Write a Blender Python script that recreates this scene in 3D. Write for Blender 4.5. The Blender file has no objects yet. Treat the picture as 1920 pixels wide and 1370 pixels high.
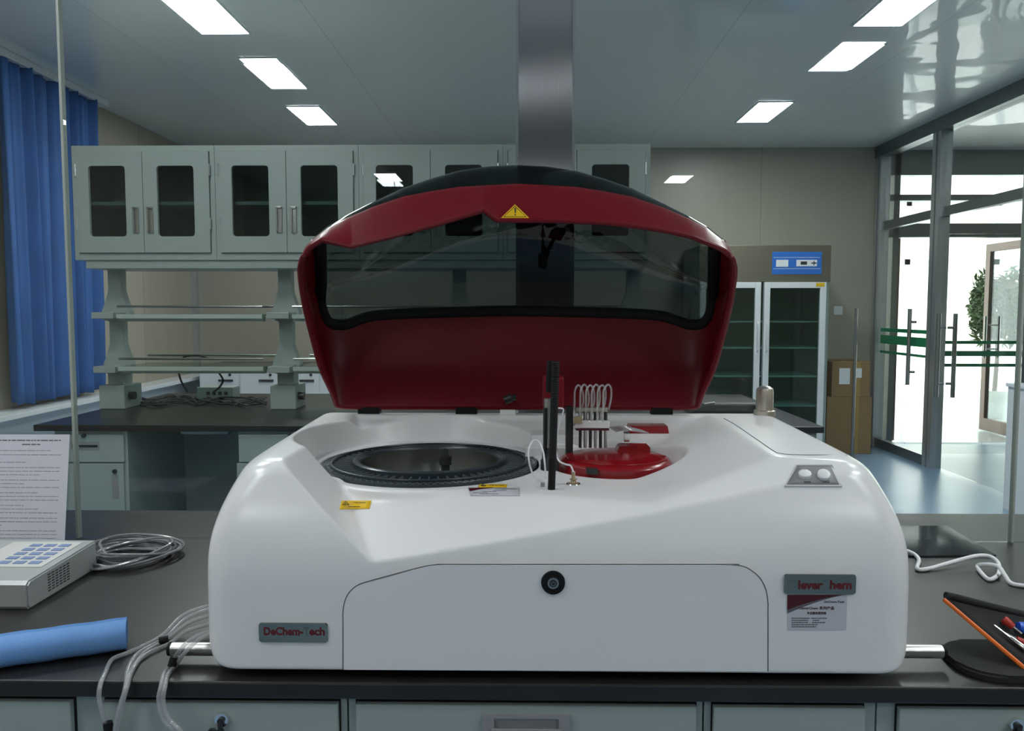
import bpy, bmesh, math, random
import numpy as np
from mathutils import Vector, Matrix
from mathutils.bvhtree import BVHTree
random.seed(4)
C = bpy.context.scene.collection
S = bpy.context.scene
R = math.radians

# ------------------------------------------------------------------ camera
F_PX = 1500.0
H = 1.395
cam_d = bpy.data.cameras.new('camera'); cam = bpy.data.objects.new('camera', cam_d); C.objects.link(cam)
cam_d.sensor_width = 36; cam_d.lens = F_PX / 1920 * 36; cam_d.clip_start = .02
cam.location = (0, 0, H); cam.rotation_euler = (R(90 - 4.004), 0, R(.955))
S.camera = cam
CM = cam.rotation_euler.to_matrix(); CO = Vector((0, 0, H))
# ------------------------------------------------------------------ world, exposure
w = bpy.data.worlds.new('sky'); S.world = w; w.use_nodes = True
bg = w.node_tree.nodes['Background']; bg.inputs[0].default_value = (.93, .97, 1, 1); bg.inputs[1].default_value = 5.0
S.view_settings.view_transform = 'Standard'; S.view_settings.look = 'None'; S.view_settings.gamma = 1
S.view_settings.use_curve_mapping = False
S.view_settings.exposure = 0.36
LAMP = 29.0
CEIL = 3.035; YB = 8.3; XW = -3.45; XP = 3.6; YR = -7.6

def ray(px, py):
    return (CM @ Vector(((px - 960) / F_PX, (685 - py) / F_PX, -1))).normalized()
def at(px, py, Y):
    d = ray(px, py); return CO + d * (Y / d.y)
def atz(px, py, z):
    d = ray(px, py); return CO + d * ((z - H) / d.z)
def atx(px, py, X):
    d = ray(px, py); return CO + d * (X / d.x)

# ------------------------------------------------------------------ materials
def mat(name, col, rough=.5, metal=0, noise=0, nscale=40, bump=0, bscale=80, coat=0, coat_rough=.05, spec=.5, emis=None, es=0, aniso=0):
    m = bpy.data.materials.new(name); m.use_nodes = True
    nt = m.node_tree; b = nt.nodes['Principled BSDF']
    c = tuple(col) + (1,)
    b.inputs['Base Color'].default_value = c
    b.inputs['Roughness'].default_value = rough; b.inputs['Metallic'].default_value = metal
    b.inputs['Specular IOR Level'].default_value = spec
    b.inputs['Coat Weight'].default_value = coat; b.inputs['Coat Roughness'].default_value = coat_rough
    if emis: b.inputs['Emission Color'].default_value = tuple(emis) + (1,); b.inputs['Emission Strength'].default_value = es
    if noise or bump:
        tc = nt.nodes.new('ShaderNodeTexCoord')
    if noise:
        n = nt.nodes.new('ShaderNodeTexNoise'); n.inputs['Scale'].default_value = nscale; n.inputs['Detail'].default_value = 5
        nt.links.new(tc.outputs['Object'], n.inputs['Vector'])
        mx = nt.nodes.new('ShaderNodeMix'); mx.data_type = 'RGBA'
        mx.inputs[6].default_value = tuple(v * (1 - noise) for v in col) + (1,)
        mx.inputs[7].default_value = tuple(min(1, v * (1 + noise)) for v in col) + (1,)
        nt.links.new(n.outputs['Fac'], mx.inputs[0]); nt.links.new(mx.outputs[2], b.inputs['Base Color'])
    if bump:
        n2 = nt.nodes.new('ShaderNodeTexNoise'); n2.inputs['Scale'].default_value = bscale; n2.inputs['Detail'].default_value = 3
        nt.links.new(tc.outputs['Object'], n2.inputs['Vector'])
        bp = nt.nodes.new('ShaderNodeBump'); bp.inputs['Strength'].default_value = bump; bp.inputs['Distance'].default_value = .002
        nt.links.new(n2.outputs['Fac'], bp.inputs['Height']); nt.links.new(bp.outputs[0], b.inputs['Normal'])
    return m

def glass(name, tint, ior=1.45, rough=0.0):
    m = bpy.data.materials.new(name); m.use_nodes = True; nt = m.node_tree; nt.nodes.clear()
    o = nt.nodes.new('ShaderNodeOutputMaterial'); mx = nt.nodes.new('ShaderNodeMixShader')
    t = nt.nodes.new('ShaderNodeBsdfTransparent'); t.inputs[0].default_value = tuple(tint) + (1,)
    g = nt.nodes.new('ShaderNodeBsdfGlossy'); g.inputs['Roughness'].default_value = rough
    fr = nt.nodes.new('ShaderNodeFresnel'); ge = nt.nodes.new('ShaderNodeNewGeometry')
    ma = nt.nodes.new('ShaderNodeMath'); ma.operation = 'MULTIPLY_ADD'
    ma.inputs[1].default_value = 1 / ior - ior; ma.inputs[2].default_value = ior
    nt.links.new(ge.outputs['Backfacing'], ma.inputs[0]); nt.links.new(ma.outputs[0], fr.inputs['IOR'])
    nt.links.new(fr.outputs[0], mx.inputs[0]); nt.links.new(t.outputs[0], mx.inputs[1]); nt.links.new(g.outputs[0], mx.inputs[2])
    nt.links.new(mx.outputs[0], o.inputs[0])
    return m

M = {}
M['plastic'] = mat('white_plastic', (.80, .80, .81), .24, bump=.03, bscale=900)
M['plastic_grey'] = mat('grey_plastic', (.27, .27, .28), .4)
M['red'] = mat('red_plastic', (.15, .004, .010), .36, spec=.3)
M['red_in'] = M['red']
M['red_gloss'] = mat('red_gloss', (.24, .006, .010), .22)
M['rubber'] = mat('black_rubber', (.009, .009, .010), .6, spec=.2)
M['black'] = mat('black_plastic', (.02, .022, .025), .35)
M['tray'] = mat('tray_plastic', (.03, .04, .05), .3)
M['divider'] = mat('tray_divider_plastic', (.10, .12, .13), .35)
M['plate_dark'] = mat('dull_letter', (.20, .24, .21), .35, 1)
M['steel'] = mat('steel', (.42, .42, .41), .28, 1)
M['chrome'] = mat('chrome', (.8, .8, .8), .12, 1)
M['nickel'] = mat('satin_nickel', (.60, .56, .50), .36, 1)
M['plate'] = mat('mirror_plate', (.33, .34, .29), .18, 1)
M['maroon'] = mat('maroon_ink', (.07, .004, .008), .4)
M['brown_ink'] = mat('maroon_letters', (.12, .008, .01), .4)
M['ink'] = mat('dark_ink', (.03, .03, .035), .6)
M['inkgrey'] = mat('grey_ink', (.12, .12, .14), .6)
M['paper'] = mat('paper', (.62, .62, .70), .6, noise=.03)
M['card'] = mat('label_paper', (.55, .55, .60), .4)
M['yellow'] = mat('yellow_sticker', (.80, .50, .01), .4)
M['seam'] = mat('seam_shadow_gap', (.10, .10, .11), .8)
M['worktop'] = mat('black_worktop', (.013, .012, .0115), .34, noise=.5, nscale=9, bump=.03, bscale=300)
M['cabinet'] = mat('grey_cabinet_steel', (.33, .385, .37), .35, noise=.03, nscale=3)
M['cabinet_in'] = mat('cabinet_inside', (.30, .35, .34), .5)
M['gap'] = mat('cabinet_gap', (.01, .01, .01), .9)
M['foam'] = mat('blue_foam', (.14, .32, .66), .75, bump=.5, bscale=500)
M['curtain'] = mat('blue_curtain', (.035, .125, .37), .75, noise=.25, nscale=3)
M['wallc'] = mat('cream_wall', (.50, .48, .38), .55, noise=.04, nscale=4)
M['glass'] = glass('clear_glass', (.94, .968, .958))
M['glass2'] = glass('door_glass', (.955, .975, .962))
M['shelfglass'] = glass('shelf_glass', (.55, .75, .68))
M['fridgeglass'] = glass('fridge_glass', (.55, .70, .66))
M['cabglass'] = glass('cabinet_glass', (.60, .68, .68))
M['smoke'] = glass('smoked_lid', (.13, .16, .155), 1.5)
M['tube'] = glass('clear_tube', (.86, .86, .86), 1.5, .08)
_nt = M['tube'].node_tree; _o = [n for n in _nt.nodes if n.type == 'OUTPUT_MATERIAL'][0]; _s = _o.inputs[0].links[0].from_socket
_d = _nt.nodes.new('ShaderNodeBsdfPrincipled'); _d.inputs['Base Color'].default_value = (.75, .75, .77, 1); _d.inputs['Roughness'].default_value = .12
_m = _nt.nodes.new('ShaderNodeMixShader'); _m.inputs[0].default_value = .28
_nt.links.new(_s, _m.inputs[1]); _nt.links.new(_d.outputs[0], _m.inputs[2]); _nt.links.new(_m.outputs[0], _o.inputs[0])
M['glassedge'] = mat('glass_edge', (.42, .50, .46), .2, spec=.8)
M['silicone'] = mat('silicone_strip', (.36, .40, .36), .4)
M['white'] = mat('white_enamel', (.75, .78, .80), .3)
M['cable_w'] = mat('white_cable', (.75, .75, .78), .4)
M['cable_g'] = mat('grey_cable', (.22, .22, .24), .25, coat=.4)
M['cable_b'] = mat('black_cable', (.03, .03, .03), .4)
M['cardboard'] = mat('cardboard', (.27, .17, .08), .8, noise=.12, nscale=12)
M['tape'] = mat('brown_tape', (.36, .24, .08), .35)
M['blue'] = mat('blue_panel', (.02, .15, .55), .4)
M['green'] = mat('green_stripe', (.0, .22, .09), .5)
M['orange'] = mat('orange_piping', (.85, .16, .01), .5)
M['fabric'] = mat('black_nylon', (.014, .014, .015), .85, bump=.6, bscale=700)
M['toolred'] = mat('red_grip', (.45, .03, .02), .4)
M['toolblue'] = mat('blue_grip', (.02, .12, .7), .35)
M['doorframe'] = mat('bronze_door_frame', (.16, .10, .075), .35, .4)
M['alu'] = mat('grey_aluminium', (.20, .23, .24), .3, .8)
M['alulight'] = mat('light_aluminium', (.55, .58, .6), .3, .8)
M['leaf'] = mat('leaf', (.05, .10, .02), .5, noise=.4, nscale=9)
M['bark'] = mat('bark', (.12, .08, .05), .8)
M['device'] = mat('silver_device', (.40, .42, .42), .35, .25)
M['key'] = mat('blue_key', (.16, .24, .45), .5)
M['keypad'] = mat('keypad_membrane', (.60, .60, .58), .4)
M['slate'] = mat('dark_slate', (.02, .024, .027), .06)
M['pave'] = mat('pale_paving', (.75, .73, .70), .7, noise=.05, nscale=1)
M['facade'] = mat('pale_facade', (.75, .70, .60), .8)
M['copper'] = mat('copper_fitting', (.45, .35, .22), .4, .6)
M['header'] = mat('fridge_header_steel', (.30, .27, .22), .32, .9)
M['bowl'] = mat('bowl_steel', (.36, .37, .35), .22, .95)
M['lamp'] = mat('lamp_panel', (.9, .9, .9), .5, emis=(.97, 1, 1), es=LAMP)

def tiled(name, col, joint, sx, sy, rough, coord, jw=.004, noise=.05, coat=0, bump=0, bs=1.0, coat_rough=.05, wav=0):
    m = mat(name, col, rough, coat=coat, coat_rough=coat_rough); nt = m.node_tree; b = nt.nodes['Principled BSDF']
    tc = nt.nodes.new('ShaderNodeTexCoord'); sp = nt.nodes.new('ShaderNodeSeparateXYZ'); nt.links.new(tc.outputs['Object'], sp.inputs[0])
    cb = nt.nodes.new('ShaderNodeCombineXYZ')
    nt.links.new(sp.outputs[coord[0]], cb.inputs[0]); nt.links.new(sp.outputs[coord[1]], cb.inputs[1])
    br = nt.nodes.new('ShaderNodeTexBrick'); br.offset = 0; br.squash = 1
    br.inputs['Scale'].default_value = 1; br.inputs['Brick Width'].default_value = sx; br.inputs['Row Height'].default_value = sy
    br.inputs['Mortar Size'].default_value = jw; br.inputs['Mortar Smooth'].default_value = .2
    br.inputs['Color1'].default_value = tuple(col) + (1,); br.inputs['Color2'].default_value = tuple(v * (1 - noise) for v in col) + (1,)
    br.inputs['Mortar'].default_value = tuple(joint) + (1,)
    nt.links.new(cb.outputs[0], br.inputs['Vector'])
    n = nt.nodes.new('ShaderNodeTexNoise'); n.inputs['Scale'].default_value = 14; n.inputs['Detail'].default_value = 6
    mpn = nt.nodes.new('ShaderNodeMapping'); mpn.inputs['Scale'].default_value = (1, 1, .15)
    nt.links.new(tc.outputs['Object'], mpn.inputs[0]); nt.links.new(mpn.outputs[0], n.inputs['Vector'])
    mx = nt.nodes.new('ShaderNodeMix'); mx.data_type = 'RGBA'; mx.blend_type = 'MULTIPLY'; mx.inputs[0].default_value = noise * 3
    nt.links.new(br.outputs['Color'], mx.inputs[6]); nt.links.new(n.outputs['Color'], mx.inputs[7])
    hs = nt.nodes.new('ShaderNodeMapRange'); hs.inputs['To Min'].default_value = 1 - noise; hs.inputs['To Max'].default_value = 1
    nt.links.new(n.outputs['Fac'], hs.inputs[0]); nt.links.new(hs.outputs[0], mx.inputs[7]); mx.inputs[0].default_value = 1
    nt.links.new(mx.outputs[2], b.inputs['Base Color'])
    if wav:
        n2 = nt.nodes.new('ShaderNodeTexNoise'); n2.inputs['Scale'].default_value = bs; n2.inputs['Detail'].default_value = 1.5
        nt.links.new(cb.outputs[0], n2.inputs['Vector'])
        bp = nt.nodes.new('ShaderNodeBump'); bp.inputs['Strength'].default_value = 1; bp.inputs['Distance'].default_value = wav
        nt.links.new(n2.outputs['Fac'], bp.inputs['Height'])
        if coat: nt.links.new(bp.outputs[0], b.inputs['Coat Normal'])
        nt.links.new(bp.outputs[0], b.inputs['Normal'])
    return m
M['wall'] = tiled('beige_wall_panels', (.40, .375, .315), (.30, .28, .25), 1.2, 9, .38, (0, 2), .006, .12)
M['wallL'] = tiled('beige_side_wall_panels', (.47, .43, .34), (.30, .28, .25), 1.2, 9, .45, (1, 2), .006, .12)
M['floor'] = tiled('blue_vinyl_floor', (.20, .31, .44), (.17, .27, .38), 2.0, 2.0, .30, (0, 1), .004, .08)
M['hallfloor'] = tiled('pale_hall_tiles', (.62, .62, .60), (.4, .4, .4), .8, .8, .18, (0, 1), .006, .05)
M['ceil'] = tiled('glossy_ceiling_panels', (.80, .82, .80), (.56, .59, .58), 1.2, 40, .35, (0, 1), .003, .05, coat=.5, coat_rough=.03, wav=.012, bs=1.6)

# brushed steel: fine vertical grain
m = bpy.data.materials.new('brushed_steel'); m.use_nodes = True; nt = m.node_tree; b = nt.nodes['Principled BSDF']
b.inputs['Base Color'].default_value = (.27, .28, .30, 1); b.inputs['Metallic'].default_value = 1; b.inputs['Roughness'].default_value = .19
b.inputs['Anisotropic'].default_value = 1.0
tc = nt.nodes.new('ShaderNodeTexCoord'); mp = nt.nodes.new('ShaderNodeMapping'); mp.inputs['Scale'].default_value = (900, 900, 3)
n = nt.nodes.new('ShaderNodeTexNoise'); n.inputs['Scale'].default_value = 1; n.inputs['Detail'].default_value = 2
nt.links.new(tc.outputs['Object'], mp.inputs[0]); nt.links.new(mp.outputs[0], n.inputs['Vector'])
bp = nt.nodes.new('ShaderNodeBump'); bp.inputs['Strength'].default_value = 1; bp.inputs['Distance'].default_value = .00022
nt.links.new(n.outputs['Fac'], bp.inputs['Height']); nt.links.new(bp.outputs[0], b.inputs['Normal'])
tg = nt.nodes.new('ShaderNodeTangent'); tg.direction_type = 'RADIAL'; tg.axis = 'Z'; nt.links.new(tg.outputs[0], b.inputs['Tangent'])
M['brushed'] = m

# ------------------------------------------------------------------ mesh helpers
def B(): return bmesh.new()
def box(bm, x0, x1, y0, y1, z0, z1, bev=0, seg=2):
    r = bmesh.ops.create_cube(bm, size=1)['verts']
    for v in r:
        v.co = Vector((x0 + (v.co.x + .5) * (x1 - x0), y0 + (v.co.y + .5) * (y1 - y0), z0 + (v.co.z + .5) * (z1 - z0)))
    if bev:
        ed = {e for v in r for e in v.link_edges}
        bmesh.ops.bevel(bm, geom=list(ed), offset=bev, segments=seg, affect='EDGES', profile=.5)
    return bm
def prism(bm, pts, y0, y1, axis='y'):
    """closed polygon of (a,b) extruded along an axis"""
    def P(a, b_, t): return {'y': (a, t, b_), 'x': (t, a, b_), 'z': (a, b_, t)}[axis]
    f = [bm.verts.new(P(a, b_, y0)) for a, b_ in pts]; g = [bm.verts.new(P(a, b_, y1)) for a, b_ in pts]
    bm.faces.new(f); bm.faces.new(g[::-1]); n_ = len(pts)
    for i in range(n_): bm.faces.new((f[i], f[(i + 1) % n_], g[(i + 1) % n_], g[i]))
    return bm
def rrect(x0, x1, z0, z1, r, n_=6):
    out = []
    for cx, cz, a0 in ((x1 - r, z1 - r, 0), (x0 + r, z1 - r, 90), (x0 + r, z0 + r, 180), (x1 - r, z0 + r, 270)):
        for i in range(n_ + 1):
            a = R(a0 + 90 * i / n_); out.append((cx + r * math.cos(a), cz + r * math.sin(a)))
    return out
def framed(bm, x0, x1, z0, z1, hole, y0, y1):
    """rectangular plate with rounded hole (hx0,hx1,hz0,hz1,r)"""
    inner = rrect(*hole); n_ = len(inner); cx = (hole[0] + hole[1]) / 2; cz = (hole[2] + hole[3]) / 2
    outer = []
    q = n_ // 4
    cs = [(x1, z1), (x0, z1), (x0, z0), (x1, z0)]
    for i in range(n_): outer.append(cs[i // q])
    rings = []
    for y in (y0, y1):
        oc = [bm.verts.new((c[0], y, c[1])) for c in cs]
        iv = [bm.verts.new((a, y, b_)) for a, b_ in inner]; rings.append((oc, iv))
        for k in range(4):
            seg = iv[k * q:(k + 1) * q]
            for i in range(len(seg) - 1): bm.faces.new((oc[k], seg[i], seg[i + 1]))
            bm.faces.new((oc[k], seg[-1], iv[((k + 1) * q) % n_], oc[(k + 1) % 4]))
    (o0, i0), (o1, i1) = rings
    for i in range(4): bm.faces.new((o0[i], o0[(i + 1) % 4], o1[(i + 1) % 4], o1[i]))
    for i in range(n_): bm.faces.new((i0[i], i0[(i + 1) % n_], i1[(i + 1) % n_], i1[i]))
    return bm
def catmull(pts, n_=6):
    P = [Vector(p) for p in pts]; out = []
    for i in range(len(P) - 1):
        p0 = P[max(i - 1, 0)]; p1 = P[i]; p2 = P[i + 1]; p3 = P[min(i + 2, len(P) - 1)]
        for k in range(n_):
            t = k / n_
            out.append(.5 * ((2 * p1) + (p2 - p0) * t + (2 * p0 - 5 * p1 + 4 * p2 - p3) * t * t + (3 * p1 - p0 - 3 * p2 + p3) * t ** 3))
    out.append(P[-1]); return out
def tube(bm, pts, r, sides=10, smooth=0, caps=True, closed=False):
    if smooth: pts = catmull(pts, smooth)
    pts = [Vector(p) for p in pts]; n_ = len(pts); rr = r if hasattr(r, '__len__') else [r] * n_
    up = None; rings = []
    for i, p in enumerate(pts):
        if closed: t = pts[(i + 1) % n_] - pts[i - 1]
        else: t = pts[min(i + 1, n_ - 1)] - pts[max(i - 1, 0)]
        t.normalize()
        if up is None:
            up = Vector((0, 0, 1)) if abs(t.z) < .9 else Vector((1, 0, 0))
        a = t.cross(up); a.normalize(); up = a.cross(t); up.normalize()
        rings.append([bm.verts.new(p + (a * math.cos(2 * math.pi * k / sides) + up * math.sin(2 * math.pi * k / sides)) * rr[i]) for k in range(sides)])
    for i in range(n_ if closed else n_ - 1):
        A = rings[i]; Bq = rings[(i + 1) % n_]
        for k in range(sides): bm.faces.new((A[k], A[(k + 1) % sides], Bq[(k + 1) % sides], Bq[k]))
    if caps and not closed:
        bm.faces.new(rings[0][::-1]); bm.faces.new(rings[-1])
    return bm
def lathe(bm, prof, cx, cy, n_=48, a0=0, a1=360):
    full = a1 - a0 >= 360; m_ = n_ if full else n_ + 1
    rings = []
    for r, z in prof:
        rings.append([bm.verts.new((cx + r * math.cos(R(a0 + (a1 - a0) * k / n_)), cy + r * math.sin(R(a0 + (a1 - a0) * k / n_)), z)) for k in range(m_)])
    for i in range(len(rings) - 1):
        for k in range(n_): bm.faces.new((rings[i][k], rings[i][(k + 1) % m_], rings[i + 1][(k + 1) % m_], rings[i + 1][k]))
    for rg, rev in ((rings[0], True), (rings[-1], False)):
        if full and (rg[0].co - Vector((cx, cy, rg[0].co.z))).length > 1e-5:
            pass
    return bm
def obj(name, bm, m_, parent=None, smooth=False, fix=True):
    if fix: bmesh.ops.recalc_face_normals(bm, faces=bm.faces)
    me = bpy.data.meshes.new(name); bm.to_mesh(me); bm.free()
    me.materials.append(M[m_] if isinstance(m_, str) else m_)
    if smooth:
        me.polygons.foreach_set('use_smooth', [True] * len(me.polygons))
        try: me.set_sharp_from_angle(angle=R(38))
        except Exception: pass
    o = bpy.data.objects.new(name, me); C.objects.link(o)
    if parent:
        o.parent = parent; o.matrix_parent_inverse = parent_mat(parent).inverted()
    return o
def parent_mat(p):
    m_ = Matrix.Translation(p.location) @ p.rotation_euler.to_matrix().to_4x4()
    if p.parent: m_ = parent_mat(p.parent) @ p.matrix_parent_inverse @ m_
    return m_
def thing(name, label, cat, loc, group=None):
    o = bpy.data.objects.new(name, None); C.objects.link(o); o.location = loc; o.empty_display_size = .05
    o['label'] = label; o['category'] = cat
    if group: o['group'] = group
    return o
def tag(o, label, cat, group=None):
    o['label'] = label; o['category'] = cat
    if group: o['group'] = group
    return o
def struct(name, bm, m_, parent=None):
    o = obj(name, bm, m_, parent)
    if parent is None: o['kind'] = 'structure'
    return o
def copy_tree(o, delta=Vector(), label=None, parent=None):
    c = o.copy(); C.objects.link(c)
    if parent: c.parent = parent; c.matrix_parent_inverse = o.matrix_parent_inverse.copy()
    else: c.location = Vector(o.location) + Vector(delta)
    if label: c['label'] = label
    for ch in [q for q in bpy.data.objects if q.parent == o]: copy_tree(ch, parent=c)
    return c
def shift_bm(bm, d):
    for v in bm.verts: v.co += Vector(d)
    return bm
def text(name, s, size, loc, xdir, ydir, m_, parent, width=None, bold=0, align='CENTER', thick=.0002):
    cu = bpy.data.curves.new('t', 'FONT'); cu.body = s; cu.size = size; cu.align_x = align; cu.align_y = 'CENTER'
    cu.offset = bold; cu.extrude = thick; cu.resolution_u = 3
    t = bpy.data.objects.new('t', cu); C.objects.link(t)
    dg = bpy.context.evaluated_depsgraph_get(); dg.update()
    me = bpy.data.meshes.new_from_object(t.evaluated_get(dg)); bpy.data.objects.remove(t)
    xs = [v.co.x for v in me.vertices] or [0, 1]
    k = width / (max(xs) - min(xs)) if width else 1
    X = Vector(xdir).normalized(); Y = Vector(ydir).normalized(); Z = X.cross(Y)
    for v in me.vertices: v.co = Vector(loc) + X * v.co.x * k + Y * v.co.y + Z * v.co.z
    me.materials.clear(); me.materials.append(M[m_])
    o = bpy.data.objects.new(name, me); C.objects.link(o)
    o.parent = parent; o.matrix_parent_inverse = parent_mat(parent).inverted()
    return o

# ================================================================== ROOM
YC = 8.3                                            # back wall
struct('floor', box(B(), XW, XP + .06, YR, YC, -.1, 0), 'floor')
struct('ceiling', box(B(), XW, XP - .05, YR, YC, CEIL, CEIL + .08), 'ceil')
struct('wall_back', box(B(), XW, XP + .02, YC, YC + .12, 0, CEIL), 'wall')
struct('wall_left', box(B(), XW - .12, XW, YR, YC, 0, CEIL), 'wallL')
struct('wall_rear', box(B(), XW, XP, YR - .12, YR, 0, CEIL), 'wallc')
struct('wall_right', box(B(), XP - .06, XP + .06, YR, 3.0, 0, CEIL), 'wallL')
p = atx(0, 300, XW + .01)
struct('trim_1', box(B(), XW + .001, XW + .055, YC - .06, YC, 0, CEIL), 'alulight')
# hall beyond the glass partition
HX = 7.2
struct('floor_hall', box(B(), XP + .06, HX, 2.5, YC, -.1, 0), 'floor')
struct('floor_entrance', box(B(), XP - .1, HX + 2, YC + .12, 13.2, -.1, 0), 'hallfloor')
struct('ceiling_hall', box(B(), XP + .05, HX, 2.5, YC, CEIL - .03, CEIL + .08), 'ceil')
struct('wall_hall', box(B(), HX, HX + .1, 2.5, YC, 0, CEIL), 'wall')
struct('wall_hall_end', box(B(), XP + .06, HX, 2.4, 2.5, 0, CEIL), 'wall')

# glass partition on the right
def zpart(name, x0, x1, y0, y1, z0, z1, m_, par): return obj(name, box(B(), x0, x1, y0, y1, z0, z1), m_, par)
posts = [8.22, 7.08, 5.72, 4.36, 3.05]
struct('trim_2', box(B(), XP - .06, XP + .06, 3.0, YC, CEIL - .115, CEIL), 'alu')
for i, y in enumerate(posts):
    b_ = B()
    wd = .05 if i != 1 else .07
    box(b_, XP - .05, XP + .05, y - wd, y - .012, 0, CEIL - .115); box(b_, XP - .05, XP + .05, y + .012, y + wd, 0, CEIL - .115)
    box(b_, XP - .02, XP + .02, y - .012, y + .012, 0, CEIL - .115)
    struct('trim_%d' % (i + 3), b_, 'alulight' if i < 2 else 'alu')
struct('trim_8', box(B(), XP - .03, XP + .03, 5.77, 7.01, 2.19, 2.27), 'alu')
struct('trim_9', box(B(), XP - .03, XP + .03, 7.15, 8.17, 2.19, 2.27), 'alu')
struct('trim_10', box(B(), XP - .03, XP + .03, 7.15, 8.17, 0, .09), 'alu')
for i in range(4):
    y1 = posts[i] - .05; y0 = posts[i + 1] + .05
    if i == 1:
        struct('window_2', box(B(), XP - .006, XP + .006, y0 + .02, y1 - .02, 2.27, CEIL - .115), 'glass2')
    elif i == 0:
        struct('window_1', box(B(), XP - .006, XP + .006, y0 + .02, y1 - .02, .09, CEIL - .115), 'glass2')
    else:
        struct('window_%d' % (i + 1), box(B(), XP - .006, XP + .006, y0, y1, 0, CEIL - .115), 'glass2')
def bar_handle(x, y, z0, z1, par, off=.06):
    b_ = B(); tube(b_, [(x, y, z0), (x, y, z1)], .018, 12)
    for z in (z0 + .12, z1 - .12): tube(b_, [(x + off, y, z), (x, y, z)], .012, 10)
    return obj('handle', b_, 'steel', par, True)
dr = struct('door_1', box(B(), XP - .006, XP + .006, 5.79, 6.99, .02, 2.18), 'glass2')
bar_handle(XP - .07, 6.9, .64, 1.36, dr); bar_handle(XP + .07, 6.9, .64, 1.36, dr, -.06)
bar_handle(XP - .07, 7.42, .70, 1.40, bpy.data.objects['window_1'])
def stripes(par, x0, x1, y, zs, ax='y'):
    for z, t in zs:
        b_ = B()
        if ax == 'y': box(b_, XP - .010, XP - .0065, x0, x1, z, z + t)
        else: box(b_, x0, x1, y - .004, y - .0015, z, z + t)
        obj('green_stripe', b_, 'green', par)
stripes(bpy.data.objects['window_1'], 7.15, 8.15, 0, ((1.175, .035), (1.055, .085), (.96, .025)))

# entrance end of the hall (in line with the back wall): frame, transom, two open door leaves
zt = 2.13
b_ = B()
for x in (XP + .07, 3.78, 5.32, HX - .03): box(b_, x - .03, x + .03, YC, YC + .1, 0, CEIL - .03)
for z0, z1 in ((zt, zt + .14), (CEIL - .28, CEIL - .03), (2.50, 2.56)): box(b_, XP + .1, HX, YC, YC + .1, z0, z1)
struct('trim_11', b_, 'alu')
struct('window_5', box(B(), 5.35, HX - .06, YC + .04, YC + .05, .05, zt), 'glass2')
struct('window_6', box(B(), XP + .1, HX - .06, YC + .04, YC + .05, zt + .14, 2.5), 'glass2')
def leaf(name, x, y0, y1):
    b_ = B(); s = .085
    box(b_, x - .025, x + .025, y0, y0 + s, .02, zt); box(b_, x - .025, x + .025, y1 - s, y1, .02, zt)
    box(b_, x - .025, x + .025, y0 + s, y1 - s, .02, .16); box(b_, x - .025, x + .025, y0 + s, y1 - s, zt - s, zt)
    d = struct(name, b_, 'doorframe')
    obj('door_glass', box(B(), x - .004, x + .004, y0 + s, y1 - s, .16, zt - s), 'glass2', d)
    for sx in (-1, 1):
        h = B(); tube(h, [(x + sx * .075, y1 - .14, .85), (x + sx * .075, y1 - .14, 1.32)], .015, 10)
        for z in (.95, 1.22): tube(h, [(x, y1 - .14, z), (x + sx * .075, y1 - .14, z)], .01, 8)
        obj('handle', h, 'steel', d, True)
    return d
leaf('door_2', 3.86, 8.42, 9.25)
leaf('door_3', 5.26, 8.42, 9.25)
# transverse glass screen inside the hall with green warning stripes
gs = struct('window_7', box(B(), 3.78, 5.3, 7.62, 7.63, .02, 2.1), 'glass2')
stripes(gs, 3.8, 5.28, 7.62, ((1.07, .03), (.955, .05), (.855, .03)), 'x')
# porch and outside
struct('ceiling_porch', box(B(), XP - .1, HX + 2, YC + .12, 10.6, CEIL - .1, CEIL), 'white')
struct('wall_porch', box(B(), XP - .2, XP - .1, YC + .12, 10.6, 0, CEIL), 'facade')
b_ = B()
for x in (4.3, 5.6, 6.9, 8.2): box(b_, x - .04, x + .04, 11.9, 12.0, 0, 3.0)
for z in (2.05, 2.9): box(b_, 3.0, 9.2, 11.9, 12.0, z, z + .08)
struct('trim_12', b_, 'white')
struct('ground', box(B(), -6, 30, 13.2, 60, -.2, -.02), 'pave')
b_ = B(); box(b_, 4.0, 26, 32, 38, -.1, 7)
tag(obj('building', b_, 'facade'), 'pale building across the paving, bright beyond the entrance doors', 'building')

# left window sill and curtain
struct('trim_13', box(B(), XW, XW + .22, 4.2, 8.25, .70, .735, .004), 'white')
struct('trim_14', box(B(), XW, XW + .03, 3.2, 8.29, 0, .70), 'white')
cur = thing('curtain', 'long blue pleated curtain hanging beside the cream wall at far left', 'curtain', (XW + .12, 5.75, .77))
def curtain_mesh(y0, y1, z0, z1):
    b_ = B(); NY = 170; NZ = 30; g = []
    for j in range(NZ + 1):
        z = z0 + (z1 - z0) * j / NZ; row = []; t = j / NZ
        for i in range(NY + 1):
            s = i / NY; yy = y0 + (y1 - y0) * (s + (t - .5) * .05 * s) + .06 * (1 - t) * (.5 - s)
            ph = s * 2 * math.pi * 9 + .9 * math.sin(s * 9.3) + .35 * math.sin(3 * t + s * 20) 
            x = XW + .13 + (.048 + .014 * math.sin(s * 31)) * math.sin(ph) * (1 - .25 * t) + .012 * math.sin(2.3 * ph + 1)
            row.append(b_.verts.new((x, yy, z + .012 * math.sin(ph * .5))))
        g.append(row)
    for j in range(NZ):
        for i in range(NY): b_.faces.new((g[j][i], g[j][i + 1], g[j + 1][i + 1], g[j + 1][i]))
    return b_
cy0 = atx(12, 500, XW + .13).y; cy1 = atx(197, 600, XW + .13).y
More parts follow.
